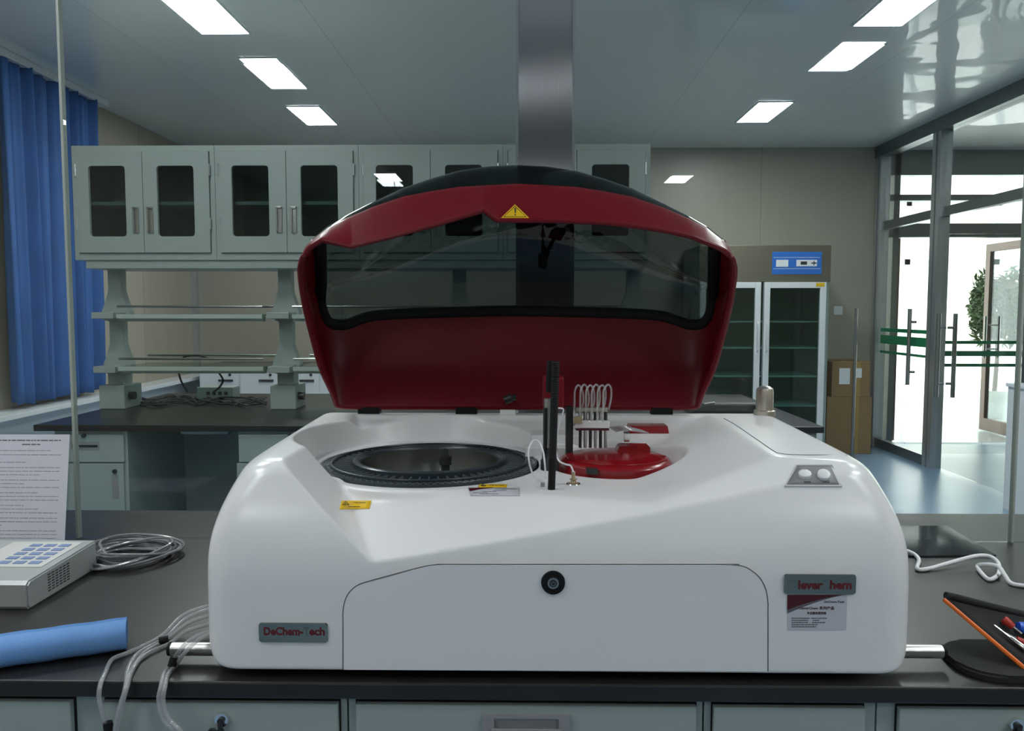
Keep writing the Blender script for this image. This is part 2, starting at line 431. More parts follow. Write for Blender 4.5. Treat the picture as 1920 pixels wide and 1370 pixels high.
cm = obj('curtain_cloth', curtain_mesh(cy0, cy1, .775, CEIL - .05), 'curtain', cur, True, False)
sm = cm.modifiers.new('s', 'SOLIDIFY'); sm.thickness = .003
obj('curtain_rail', box(B(), XW + .09, XW + .17, cy0 - .05, cy1 + .1, CEIL - .05, CEIL - .002), 'white', cur)

# ceiling lights
LC = []
def light(x0, x1, y0, y1, label):
    t = thing('ceiling_light', label, 'ceiling light', ((x0 + x1) / 2, (y0 + y1) / 2, CEIL), 'rectangular ceiling light panels')
    f = B(); e = .012
    for a in ((x0 - e, x1 + e, y0 - e, y0), (x0 - e, x1 + e, y1, y1 + e), (x0 - e, x0, y0, y1), (x1, x1 + e, y0, y1)):
        box(f, a[0], a[1], a[2], a[3], CEIL - .012, CEIL - .001)
    obj('frame', f, 'white', t)
    obj('diffuser', box(B(), x0, x1, y0, y1, CEIL - .008, CEIL - .001), 'lamp', t)
light(-1.92, -1.64, 4.20, 4.84, 'nearest bright ceiling light of the left row, cut by the frame top')
light(-1.865, -1.625, 5.31, 5.83, 'middle bright ceiling light of the left row')
light(-1.93, -1.67, 6.56, 7.19, 'farthest bright ceiling light of the left row, above the cabinets')
light(1.89, 2.165, 4.15, 4.77, 'nearest bright ceiling light of the right row, cut by the frame top')
light(1.965, 2.215, 5.10, 5.61, 'middle bright ceiling light of the right row')
light(1.845, 2.11, 6.48, 7.15, 'farthest bright ceiling light of the right row')
for x, y, nm in ((-1.765, 2.9, 'left row, just out of view beyond the worktop'), (2.03, 2.9, 'right row, just out of view beyond the worktop'), (-1.765, 1.2, 'left row, level with the analyzer'), (2.03, 1.2, 'right row, level with the analyzer'),
                 (-1.765, .1, 'left row, added out of view to light the bench front'), (2.03, .1, 'right row, added out of view to light the bench front'), (-1.75, -2.0, 'left row, behind the camera'), (2.07, -1.62, 'right row, behind the camera'),  # pair beside the bench front is added, unseen, to light the analyzer
                 (-1.70, -6.3, 'left row, at the rear wall behind the camera'), (1.92, -6.5, 'right row, at the rear wall behind the camera')):
    light(x - .135, x + .135, y - .3, y + .3, 'ceiling light of the ' + nm)

# ================================================================== FRONT BENCH
YF = 1.131; YK = 2.13
xa, xb = -2.3, 2.7
tag(obj('worktop', box(B(), xa, xb, YF, YK, .825, .85, .003), 'worktop'), 'black stone worktop carrying the white analyzer', 'worktop')
fy = 1.152
def lock(par, px, py, Y, key=True, r=.011):
    c = at(px, py, Y)
    l = B(); tube(l, [c + Vector((0, .004, 0)), c + Vector((0, -.007, 0))], [r, r * .92], 20)
    lk = obj('lock', l, 'chrome', par, True)
    if key:
        k = B(); tube(k, [c + Vector((0, -.007, 0)), c + Vector((0, -.011, 0))], r * .45, 12)
        prism(k, rrect(c.x - .017, c.x + .006, c.z - .021, c.z - .009, .004), c.y - .016, c.y - .011)
        box(k, c.x - .003, c.x + .003, c.y - .013, c.y - .009, c.z - .012, c.z)
        obj('key', k, 'black', lk, True)
    return lk
def base_unit(px0, px1, label, panels, locks=(), grip=None):
    x0 = at(px0, 1330, fy).x; x1 = at(px1, 1330, fy).x
    t = thing('base_cabinet', label, 'cabinet', ((x0 + x1) / 2, fy + .3, 0), 'grey steel base cabinets under the front worktop')
    obj('carcass', box(B(), x0 + .001, x1 - .001, fy, fy + .55, .06, .8245), 'cabinet', t)
    obj('plinth', box(B(), x0 + .01, x1 - .01, fy + .05, fy + .5, 0, .06), 'gap', t)
    for a, c in panels:
        pa = at(a, 1330, fy).x; pc = at(c, 1330, fy).x
        g = B(); box(g, pa - .002, pc + .002, fy - .0012, fy - .0002, .64, .8155); obj('gap', g, 'gap', t)
        d = obj('drawer', box(B(), pa, pc, fy - .012, fy - .0015, .655, .8135, .0015), 'cabinet', t)
        if grip and a <= grip[0] <= c:
            g0 = at(grip[0], 1345, fy - .012); g1 = at(grip[1], 1345, fy - .012); zt_ = at(905, 1338, fy - .012).z
            h = B(); framed(h, g0.x, g1.x, zt_ - .05, zt_, (g0.x + .017, g1.x - .017, zt_ - .042, zt_ - .004, .002), fy - .018, fy - .0119)
            hd = obj('recessed_handle', h, 'plastic_grey', d)
            obj('handle_recess', box(B(), g0.x + .017, g1.x - .017, fy - .013, fy - .0121, zt_ - .042, zt_ - .004), 'plastic_grey', hd)
            obj('handle_lip', box(B(), g0.x + .012, g1.x - .012, fy - .022, fy - .0181, zt_ - .03, zt_ - .018, .001), 'plastic_grey', hd)
    for l in locks: lock(t, l[0], l[1], fy - .012)
    return t
base_unit(-330, 142, 'grey base cabinet at the far left under the blue foam strip', [(-300, 141)])
base_unit(143, 652, 'grey base cabinet whose lock holds a black key, under the clear tubes', [(200, 637)], [(418, 1346)])
base_unit(653, 1318, 'wide grey base cabinet with a recessed grip, below the analyzer front', [(670, 1303)], (), (905, 1069))
base_unit(1319, 1642, 'narrow grey base cabinet below the red lettered badge', [(1335, 1617)])
base_unit(1643, 2200, 'grey base cabinet with lock at the right, below the tool pouch', [(1680, 2150)], [(1903, 1356)])

# glass partition standing on the front worktop with a brushed steel column
YG = 1.865
def pane(px0, px1, label):
    a = at(px0, 600, YG).x; b2 = at(px1, 600, YG).x
    o = obj('glass_screen', box(B(), a, b2, YG - .005, YG + .005, .8505, CEIL - .002), 'glass')
    tag(o, label, 'glass screen', 'tall glass panels standing on the front worktop'); return o
cxl = at(970, 200, YG).x; cxr = at(1074, 200, YG).x
sl = at(133, 600, YG).x; sr = at(1913, 600, YG).x
b_ = box(B(), sl + .003, cxl - .002, YG - .005, YG + .005, .8505, CEIL - .002)
tag(obj('glass_screen', b_, 'glass'), 'tall glass panel between the left joint and the steel column', 'glass screen', 'tall glass panels on the front worktop')
tag(obj('glass_screen', box(B(), cxr + .002, sr - .003, YG - .005, YG + .005, .8505, CEIL - .002), 'glass'), 'tall glass panel right of the brushed steel column', 'glass screen', 'tall glass panels on the front worktop')
tag(obj('glass_screen', box(B(), xa + .01, sl - .003, YG - .005, YG + .005, .8505, CEIL - .002), 'glass'), 'tall glass panel left of the left joint, in front of the curtain', 'glass screen', 'tall glass panels on the front worktop')
tag(obj('glass_screen', box(B(), sr + .003, xb - .01, YG - .005, YG + .005, .8505, CEIL - .002), 'glass'), 'tall glass panel at the right frame edge beyond the right joint', 'glass screen', 'tall glass panels on the front worktop')
tag(obj('joint_strip', box(B(), sl - .0028, sl + .0028, YG - .008, YG + .008, .8505, CEIL - .002), 'silicone'), 'thin pale vertical joint between glass panels in front of the curtain', 'joint strip')
tag(obj('joint_strip', box(B(), sr - .0022, sr + .0022, YG - .008, YG + .008, .8505, CEIL - .002), 'silicone'), 'thin vertical joint between glass panels at the right frame edge', 'joint strip')
col = thing('steel_column', 'brushed steel column rising behind the analyzer lid', 'column', ((cxl + cxr) / 2, YG, .85))
obj('face_plate', box(B(), cxl, cxr, YG - .03, YG + .03, .8505, CEIL - .002, .002), 'brushed', col)
for x in (cxl, cxr):
    obj('edge_trim', box(B(), x - .003, x + .003, YG - .033, YG + .033, .8505, CEIL - .002), 'chrome', col)

# ================================================================== ANALYZER
AN = thing('chemistry_analyzer', 'large white chemistry analyzer with its red lid standing open, on the black worktop', 'analyzer', (.047, 1.45, .85))
ZT = 1.164; Y0 = 1.145; Y1 = 1.795; XA = -.486; XB = .578
DC = (-.181, 1.504); RC = (.169, 1.492)
def smax(a, b2, k): 
    h = np.clip(.5 + .5 * (a - b2) / k, 0, 1); return b2 * (1 - h) + a * h + k * h * (1 - h)
def smin(a, b2, k): return -smax(-a, -b2, k)
def body_field(x, y, z):
    f = smax(Y0 - y, (Y0 - y) * .90 + 0 * z + .44 * (z - 1.048) , .03)
    side = smax(XA - x, x - XB, .01)
    f = smax(f, side, .065)
    top = z - ZT
    f = smax(f, side * .80 + .60 * (z - 1.096 - .07 * (y - 1.25)), .05)
    f = smax(f, top, .022)
    f = smax(f, smax(side, .858 - z, .055), .008)
    f = smax(f, .858 - z, .010)
    f = smax(f, y - Y1, .02)
    # recessed deck
    pF = z - (1.0245 + .1482 * (x + .2222) + .4514 * (y - 1.145)); pF = pF / 1.107
    pW = (z - (1.0245 - .92 * (x + .2222))) / 1.36
    rc = np.sqrt((x - DC[0]) ** 2 + (y - DC[1]) ** 2)
    pF = smin(pF, smax(z - 1.1075, rc - .232, .006), .014)
    shelf = z - (1.103 + np.maximum(0, y - 1.5) * .22)
    facet = (z - (ZT - (.394 - x) * .30)) / 1.044
    back = (z - (1.135 + (y - 1.725) * 1.6)) / 1.886
    fr = smax(pF, smin(shelf, facet, .004), .008)
    fr = smin(fr, pW, .006); fr = smin(fr, back, .008)
    r1 = np.sqrt((x - DC[0]) ** 2 + (y - DC[1]) ** 2)
    b1 = (z - (1.052 + np.maximum(r1 - .210, 0) * 2.75)) / np.where(r1 > .210, 2.926, 1)
    b1 = np.where(r1 > .28, np.maximum(b1, -1), b1)
    r2 = np.sqrt((x - RC[0]) ** 2 + (y - RC[1]) ** 2)
    b2 = (z - (1.062 + np.maximum(r2 - .107, 0) * 3.3)) / np.where(r2 > .107, 3.448, 1)
    # bridge between the two wells
    b3 = np.maximum(np.maximum(np.abs(x - .03) - .09, np.abs(y - 1.57) - .07) * -1, 0)
    # wells are only cut: solid must be below both surfaces
    f = smax(f, fr, .0035)
    b1 = smin(b1, smax(z - 1.1075, .2065 - r1, .003), .004)
    f = smax(f, b1, .005)
    f = smax(f, b2, .008)
    # button recess (trapezoid) carved into the shoulder
    return f
def surface_nets(lo, hi, h):
    n_ = [int(math.ceil((hi[i] - lo[i]) / h)) + 1 for i in range(3)]
    ax = [np.float32(lo[i]) + np.arange(n_[i], dtype=np.float32) * np.float32(h) for i in range(3)]
    X, Y, Z = ax[0][:, None, None], ax[1][None, :, None], ax[2][None, None, :]
    F = body_field(X, Y, Z).astype(np.float32)
    ins = F < 0
    s = np.zeros((n_[0] - 1, n_[1] - 1, n_[2] - 1), np.uint8)
    for i in (0, 1):
        for j in (0, 1):
            for k in (0, 1): s += ins[i:n_[0] - 1 + i, j:n_[1] - 1 + j, k:n_[2] - 1 + k]
    act = (s > 0) & (s < 8); idx = np.argwhere(act); N = len(idx)
    vid = -np.ones(act.shape, np.int32); vid[act] = np.arange(N)
    acc = np.zeros((N, 3), np.float32); cnt = np.zeros(N, np.float32)
    for a in range(3):
        for u in (0, 1):
            for v in (0, 1):
                o0 = [0, 0, 0]; o1 = [0, 0, 0]; oth = [q for q in range(3) if q != a]
                o0[oth[0]] = o1[oth[0]] = u; o0[oth[1]] = o1[oth[1]] = v; o1[a] = 1
                f0 = F[idx[:, 0] + o0[0], idx[:, 1] + o0[1], idx[:, 2] + o0[2]]; f1 = F[idx[:, 0] + o1[0], idx[:, 1] + o1[1], idx[:, 2] + o1[2]]
                cr = (f0 < 0) != (f1 < 0); t = np.where(cr, f0 / np.where(cr, f0 - f1, 1), 0)
                pt = idx + np.array(o0); pt = pt.astype(np.float32); pt[:, a] += t
                acc[cr] += pt[cr]; cnt[cr] += 1
    V = acc / cnt[:, None] * h + np.array(lo, np.float32)
    Q = []
    for a in range(3):
        u, v = [(1, 2), (2, 0), (0, 1)][a]
        sl0 = [slice(1, n_[q] - 1) for q in range(3)]; sl1 = list(sl0); sl0[a] = slice(0, n_[a] - 1); sl1[a] = slice(1, n_[a])
        A = ins[tuple(sl0)]; Bq = ins[tuple(sl1)]; c = np.argwhere(A != Bq)
        off = np.array([1, 1, 1]); off[a] = 0; c2 = c + off
        flip = A[c[:, 0], c[:, 1], c[:, 2]]
        def g(du, dv):
            e = np.zeros(3, int); e[u] = du; e[v] = dv; d = c2 + e; return vid[d[:, 0], d[:, 1], d[:, 2]]
        q = np.stack([g(-1, -1), g(0, -1), g(0, 0), g(-1, 0)], 1)
        q[~flip] = q[~flip][:, ::-1]; Q.append(q)
    Q = np.concatenate(Q); Q = Q[(Q >= 0).all(1)]
    return V, Q
V, Q = surface_nets((XA - .02, Y0 - .02, .85), (XB + .02, Y1 + .02, ZT + .012), .0026)
me = bpy.data.meshes.new('body_shell'); me.vertices.add(len(V)); me.vertices.foreach_set('co', V.ravel())
me.loops.add(len(Q) * 4); me.loops.foreach_set('vertex_index', Q.ravel().astype(np.int32))
me.polygons.add(len(Q)); me.polygons.foreach_set('loop_start', np.arange(0, len(Q) * 4, 4, dtype=np.int32))
me.polygons.foreach_set('use_smooth', np.ones(len(Q), bool)); me.update(calc_edges=True); me.validate()
me.materials.append(M['plastic'])
body = bpy.data.objects.new('body_shell', me); C.objects.link(body); body.parent = AN; body.matrix_parent_inverse = parent_mat(AN).inverted()
bvh = BVHTree.FromPolygons([tuple(v) for v in V.tolist()], [tuple(q) for q in Q.tolist()])
def on(px, py, lift=.0008):
    h = bvh.ray_cast(CO, ray(px, py))
    while h[0] is None: py += 2; px += (1046 - px) * .01; h = bvh.ray_cast(CO, ray(px, py))
    return h[0] + h[1] * lift, h[1]
def decal(name, quad, m_, par, lift=.0008, thick=.0006, n_=6):
    """thin sticker following the shell, given by four corners in order"""
    q = [Vector((a, b_, 0)) for a, b_ in quad]; bm = B(); g = []
    for j in range(n_ + 1):
        row = []
        for i in range(n_ + 1):
            s, t = i / n_, j / n_; p_ = (q[0] * (1 - s) + q[1] * s) * (1 - t) + (q[3] * (1 - s) + q[2] * s) * t
            row.append(bm.verts.new(on(p_.x, p_.y, lift)[0]))
        g.append(row)
    for j in range(n_):
        for i in range(n_): bm.faces.new((g[j][i], g[j][i + 1], g[j + 1][i + 1], g[j + 1][i]))
    o = obj(name, bm, m_, par, True, False); md = o.modifiers.new('s', 'SOLIDIFY'); md.thickness = thick; md.offset = 0
    return o
def fpt(px, py, d=0): p_ = at(px, py, Y0 - d); return p_.x, p_.z

# feet
for x in (-.38, .48):
    for y in (1.22, 1.70):
        b_ = B(); tube(b_, [(x, y, .8502), (x, y, .87)], .022, 20); obj('foot', b_, 'rubber', AN, True)
# front access panel with its seam
pts = [(643, 1255), (643, 1170), (643, 1148), (646, 1128), (655, 1110), (672, 1096), (700, 1087), (755, 1072), (790, 1063), (812, 1059), (835, 1058), (860, 1058), (1345, 1058), (1368, 1058), (1387, 1060), (1404, 1066), (1424, 1082), (1436, 1105), (1440, 1130), (1440, 1150), (1440, 1258)]
pw = catmull([Vector((fpt(*q)[0], Y0, fpt(*q)[1])) for q in pts], 4)
b_ = B(); tube(b_, [q + Vector((0, .0002, 0)) for q in pw], .0008, 6); obj('front_panel_seam', b_, 'seam', AN, True)
bm = B(); cxp = .05
inner = [(q.x + (.0016 if q.x < cxp else -.0016) * (1 if (q.x < -.2 or q.x > .28) else 0), q.z - (.0016 if q.z > .9 else 0)) for q in pw]
prism(bm, inner, Y0 - .0006, Y0 + .004); obj('front_panel', bm, 'plastic', AN)
# round key lock
lx, lz = fpt(1037, 1091)
b_ = B(); tube(b_, [(lx, Y0 + .003, lz), (lx, Y0 - .004, lz)], [.0178, .0172], 40); lk = obj('key_lock', b_, 'rubber', AN, True)
b_ = B(); tube(b_, [(lx, Y0 - .004, lz), (lx, Y0 - .006, lz)], [.0088, .0082], 32); lb = obj('lock_barrel', b_, 'steel', lk, True)
b_ = B(); tube(b_, [(lx, Y0 - .006, lz), (lx, Y0 - .0066, lz)], .0055, 24); obj('lock_face', b_, 'black', lk, True)
tube_pts = [Vector((lx + .0030 * math.sin(R(a)), Y0 - .007, lz + .0030 * math.cos(R(a)))) for a in range(40, 321, 20)]
b_ = B(); tube(b_, tube_pts, .0004, 6); tube(b_, [(lx, Y0 - .007, lz + .0005), (lx, Y0 - .007, lz + .004)], .0004, 6); obj('power_mark', b_, 'steel', lk, True)

# badges
def badge(x0, x1, y0, y1, mt):
    a = fpt(x0, y1); c = fpt(x1, y0)
    b_ = B(); prism(b_, rrect(a[0], c[0], a[1], c[1], .0035), Y0 - .003, Y0 - .0002)
    bmesh.ops.bevel(b_, geom=[e for e in b_.edges if all(v.co.y < Y0 - .0029 for v in e.verts)], offset=.0008, segments=2, affect='EDGES')
    return obj('name_badge', b_, mt, AN, False)
b1 = badge(487, 615, 1167, 1202, 'plate'); b1['label'] = 'mirrored badge with maroon lettering at lower left'
def ftext(s, px0, px1, py, size, m_, par, d=.0032, bold=0):
    a = fpt((px0 + px1) / 2, py, d); wd = fpt(px1, py, d)[0] - fpt(px0, py, d)[0]
    return text('lettering', s, size, (a[0], Y0 - d, a[1]), (1, 0, 0), (0, 0, 1), m_, par, wd, bold)
ftext('DeChem-', 494, 568, 1184, .0165, 'brown_ink', b1, bold=.0006)
ftext('T', 569, 580, 1184, .0165, 'plate_dark', b1, bold=.0004)
ftext('ech', 580, 609, 1184, .0165, 'brown_ink', b1, bold=.0006)
b2 = badge(1469, 1604, 1076, 1112, 'plate'); b2['label'] = 'mirrored badge with red brown lettering at the right'
ftext('C', 1478, 1496, 1096, .0175, 'plate', b2, bold=.0004)
ftext('lever', 1496, 1542, 1097, .0175, 'brown_ink', b2, bold=.0007)
ftext('C', 1543, 1556, 1096, .0175, 'plate', b2, bold=.0004)
ftext('hem', 1556, 1597, 1097, .0175, 'brown_ink', b2, bold=.0007)
# business card sticker
a = fpt(1476, 1180); c = fpt(1588, 1115)
card = obj('info_card', box(B(), a[0], c[0], Y0 - .0008, Y0 - .0001, a[1], c[1]), 'card', AN)
def arc(px, y_) : return [fpt(x_, y_(x_), .001) for x_ in px]
xs = [1476 + i * 110 / 14 for i in range(15)]
bm = B(); up = [fpt(x_, 1115, .001) for x_ in xs]; lo = [fpt(x_, 1115 + 28 * (1 - (x_ - 1476) / 110) ** 1.5, .001) for x_ in xs]
prism(bm, up + lo[::-1][1:], Y0 - .0013, Y0 - .001); obj('maroon_swoosh', bm, 'maroon', card)
bm = B(); lo2 = [fpt(x_, 1115 + 35 * (1 - (x_ - 1476) / 110) ** 1.35, .001) for x_ in xs]
prism(bm, lo[:-1] + lo2[::-1][1:], Y0 - .0011, Y0 - .0009); obj('grey_swoosh', bm, 'inkgrey', card)
ftext('DeChem-Tech', 1545, 1583, 1128, .0045, 'ink', card, .0012)
ftext('CleverChem 系列产品', 1498, 1564, 1140, .0052, 'maroon', card, .0012)
ftext('专业服务提供商', 1513, 1549, 1149.5, .0045, 'maroon', card, .0012)
bm = B()
for py, segs in ((1158.5, ((1484, 1518), (1521, 1550))), (1162.5, ((1484, 1516), (1524, 1537))), (1166.5, ((1484, 1515), (1523, 1547))), (1170.5, ((1484, 1533),)), (1174.5, ((1484, 1530),))):
    for x0_, x1_ in segs:
        x_ = x0_
        while x_ < x1_ - 1:
            wl = random.uniform(1.6, 4.5); q0 = fpt(x_, py + 1, .001); q1 = fpt(min(x_ + wl, x1_), py - .8, .001)
            box(bm, q0[0], q1[0], Y0 - .0012, Y0 - .001, q0[1], q1[1]); x_ += wl + .8
obj('small_print', bm, 'inkgrey', card)

# steel rods through the base
yr = 1.20; a = at(318, 1216, yr); c = at(1770, 1221, yr)
for nm, p0, p1 in (('left', Vector((XA + .02, yr, a.z)), a), ('right', Vector((XB - .02, yr, c.z)), c)):
    b_ = B(); tube(b_, [p0, p1], .0102, 28); rd = obj('carrying_rod', b_, 'steel', AN, True)
    sgn = -1 if nm == 'left' else 1
    b_ = B(); tube(b_, [p1 - Vector((sgn * .004, 0, 0)), p1 + Vector((sgn * .0006, 0, 0))], .0106, 28); obj('end_ring', b_, 'rubber', rd, True)

# raised service panel on the right shoulder with groove, silver cap
gr = [(1357, 784), (1380, 797), (1418, 823), (1450, 845), (1462, 850), (1490, 852.5), (1540, 853), (1588, 853)]
b_ = B(); tube(b_, [on(x_, y_, .0)[0] for x_, y_ in gr], .0009, 6, smooth=3); obj('groove', b_, 'seam', AN, True)
pc = on(1437, 775, 0)[0]; pc = Vector((pc.x, min(pc.y, 1.765), ZT))
cp = B(); s_ = pc.y / F_PX
lathe(cp, [(.0001, ZT - .004), (19.5 * s_, ZT - .004), (19.5 * s_, ZT + .009), (17 * s_, ZT + .0105), (16 * s_, ZT + .0105), (16 * s_, ZT + .012), (15.8 * s_, ZT + .052), (14.5 * s_, ZT + .058), (9 * s_, ZT + .0625), (.0001, ZT + .064)], pc.x, pc.y, 36)
obj('metal_cap', cp, 'nickel', AN, True)
# trapezoid button plate
tq = [(1496, 875), (1557, 875), (1573, 909), (1475, 909)]
bp_ = decal('button_plate', tq, 'plastic_grey', AN, .0012, .0012)
cen = on(1524, 892)[1]
b_ = B(); tube(b_, [on(x_, y_, .0014)[0] for x_, y_ in ((1493, 873), (1560, 873), (1577, 911), (1471, 911))], .0016, 8, closed=True); obj('plate_bezel', b_, 'plastic', bp_, True)
for x_ in (1509, 1544):
    p0, nn = on(x_, 892, .0005)
    b_ = B(); tube(b_, [p0, p0 + nn * .005, p0 + nn * .0062], [.0095, .0092, .0075], 28); bt = obj('round_button', b_, 'plastic', bp_, True)
    b_ = B(); q0 = p0 + nn * .0063; tube(b_, [q0 + Vector((.001, 0, -.0025)), q0 + Vector((.001, 0, -.0025)) + nn * .0004], .004, 16); obj('button_dimple', b_, 'inkgrey', bt, True)
    s0 = on(x_ + 4, 904, .002)[0]
    b_ = B(); box(b_, s0.x - .005, s0.x + .005, s0.y - .0005, s0.y + .0005, s0.z - .001, s0.z + .001); obj('button_caption', b_, 'inkgrey', bp_)

# stickers on the deck
def warn_marks(par, tri, lines, lift=.0016):
    bm = B(); t_ = [on(x_, y_, lift)[0] for x_, y_ in tri]
    tube(bm, t_, .0005, 6, closed=True)
    m_ = [(tri[0][0] * .5 + tri[1][0] * .25 + tri[2][0] * .25, tri[0][1] * .5 + (tri[1][1]) * .5), (tri[0][0] * .5 + tri[1][0] * .25 + tri[2][0] * .25, tri[0][1] * .25 + tri[1][1] * .75)]
    tube(bm, [on(x_, y_, lift)[0] for x_, y_ in m_], .0005, 6)
    for x0_, x1_, y_ in lines:
        x_ = x0_
        while x_ < x1_:
            wl = random.uniform(2, 5); tube(bm, [on(x_, y_, lift)[0], on(min(x_ + wl, x1_), y_, lift)[0]], .0005, 6); x_ += wl + 1
    obj('warning_print', bm, 'ink', par)
st = decal('yellow_sticker', [(640, 939), (697, 938.5), (693, 954), (636, 955)], 'yellow', AN)
warn_marks(st, [(647, 940.5), (653, 947), (640, 947)], [(663, 686, 943), (652, 676, 951)])
st = decal('yellow_sticker', [(899, 908.5), (951, 908.5), (950, 914), (897, 914)], 'yellow', AN)
st['label'] = 'yellow warning strip nearer the tray'
warn_marks(st, [(905, 909.5), (911, 912.5), (901, 912.5)], [(918, 945, 911)])
lb = decal('paper_label', [(878, 916), (974, 915), (975, 930), (882, 930)], 'card', AN)
decal('maroon_swoosh', [(878, 916), (925, 915.3), (900, 918), (881, 922)], 'maroon', lb, .0014)
bm = B()
for x0_, x1_, y_ in ((930, 968, 918), (925, 950, 921), (905, 930, 923), (887, 915, 925), (900, 935, 927)):
    tube(bm, [on(x_, y_, .0014)[0] for x_ in np.linspace(x0_, x1_, 5)], .0004, 5)
obj('small_print', bm, 'inkgrey', lb)

# ---- reagent tray
dz = 1.1065; dx, dy = DC; RT = .2035
TR = obj('reagent_tray', lathe(B(), [(RT, dz - .022), (RT, dz), (RT - .003, dz), (RT - .003, dz - .018), (.185, dz - .018), (.185, dz + .003), (.1815, dz + .003), (.1815, dz - .020), (.144, dz - .020), (.144, dz + .006), (.141, dz + .008), (.134, dz + .007), (.131, dz + .003), (.131, dz - .03), (.14, dz - .03), (RT, dz - .022)], dx, dy, 120), 'tray', AN, True)
for rr_, zz in ((.1832, dz + .003), (.139, dz + .007)):
    b_ = B(); tube(b_, [Vector((dx + rr_ * math.cos(R(a)), dy + rr_ * math.sin(R(a)), zz)) for a in range(0, 360, 4)], .0022, 8, closed=True); obj('tray_ring', b_, 'tray', TR, True)
b_ = B()
for k in range(60):
    a = 2 * math.pi * k / 60; ca, sa = math.cos(a), math.sin(a)
    r0_, r1_ = .143, .182; h_ = .0009
    P_ = [Vector((dx + r * ca - s * sa * h_, dy + r * sa + s * ca * h_, z)) for r in (r0_, r1_) for s in (-1, 1) for z in (dz - .018, dz + .001)]
    vs = [b_.verts.new(q) for q in P_]
    for f in ((0, 1, 3, 2), (4, 5, 7, 6), (0, 1, 5, 4), (2, 3, 7, 6), (1, 3, 7, 5), (0, 2, 6, 4)): b_.faces.new([vs[i] for i in f])
obj('slot_dividers', b_, 'divider', TR)
b_ = B()
for k in range(100):
    for sg in (-1, 1):
        a = 2 * math.pi * k / 100; a2 = a + sg * 2 * math.pi / 100
        tube(b_, [(dx + .185 * math.cos(a), dy + .185 * math.sin(a), dz - .001), (dx + (RT - .002) * math.cos(a2), dy + (RT - .002) * math.sin(a2), dz - .001)], .0009, 5)
obj('outer_lattice', b_, 'divider', TR)
b_ = B(); lathe(b_, [(.1305, dz + .001), (.1305, 1.064), (.0001, 1.064)], dx, dy, 72); obj('cooling_bowl', b_, 'bowl', TR, True)
sp = at(834, 880, dy + .0); b_ = B(); sx, sy = at(834, 868, dy - .01).x, dy
lathe(b_, [(.0001, 1.0645), (.014, 1.0645), (.014, 1.078), (.009, 1.08), (.008, 1.1), (.012, 1.101), (.012, 1.117), (.007, 1.119), (.006, 1.130), (.0001, 1.132)], sx, sy, 24); obj('spindle', b_, 'black', TR, True)

# ---- red reaction cover
rz = 1.120; rx, ry = RC; RR = .104
RCV = obj('reaction_cover', lathe(B(), [(RR - .003, rz - .03), (RR, rz - .028), (RR, rz - .008), (RR - .004, rz - .003), (RR - .012, rz), (.05, rz + .004), (.0001, rz + .005)], rx, ry, 96), 'red_gloss', AN, True)
b_ = B(); tube(b_, [Vector((rx + .058 + .045 * math.cos(R(a)), ry - .038 + .043 * math.sin(R(a)), rz + .0012)) for a in range(40, 215, 8)], .0022, 8); obj('raised_rib', b_, 'red_gloss', RCV, True)
b_ = B(); tube(b_, [Vector((rx + (RR - .012) * math.cos(R(a)), ry + (RR - .012) * math.sin(R(a)), rz + .0005)) for a in range(180, 361, 6)], .0016, 8); obj('raised_rib', b_, 'red_gloss', RCV, True)
q0 = at(1153, 830, ry + .05); q1 = at(1218, 830, ry + .05)
b_ = B(); prism(b_, [(q0.x, rz - .002), (q1.x, rz - .002), (q1.x - .001, rz + .012), (q0.x + .008, rz + .013)], ry + .035, ry + .075); bmesh.ops.bevel(b_, geom=list(b_.edges), offset=.002, segments=2, affect='EDGES'); obj('grip_block', b_, 'red_gloss', RCV, True)
nx = at(1111, 866, ry - RR).x; b_ = B(); box(b_, nx - .010, nx + .010, ry - RR + .002, ry - RR + .03, rz - .014, rz - .0045, .001); obj('cover_notch', b_, 'black', RCV)
# small red tab on the deck
b_ = B(); pa = at(1175, 799, 1.69); pb_ = at(1249, 799, 1.69)
prism(b_, [(pa.x, 1.138), (pb_.x, 1.138), (pb_.x - .003, 1.153), (pa.x + .003, 1.153)], 1.655, 1.70); obj('red_tab', b_, 'red_gloss', AN)
# clear tubing bundle
b_ = B()
for k in range(7):
    pts = [at(1143 + 2 * k, 801 + 1.3 * k, 1.58), at(1165 + k, 799 + 1.2 * k, 1.56), at(1185 + 2 * k, 802 + 1.1 * k, 1.57), at(1204 + 2 * k, 807 + .8 * k, 1.59)]
    tube(b_, pts, .0016, 6, smooth=5)
obj('tubing_bundle', b_, M['tube'], AN, True)
b_ = B(); box(b_, at(1168, 812, 1.56).x, at(1180, 812, 1.56).x, 1.545, 1.56, 1.138, 1.156, .002); obj('tubing_clip', b_, 'chrome', AN)

# ---- central service plate with fittings (white tray between the discs)
b_ = B()
for (x0_, x1_, y0_, y1_, z0_, z1_) in ((.012, .115, 1.60, 1.70, 1.06, 1.142), (.0, .09, 1.56, 1.60, 1.06, 1.124)): box(b_, x0_, x1_, y0_, y1_, z0_, z1_, .002)
obj('service_block', b_, 'plastic', AN)
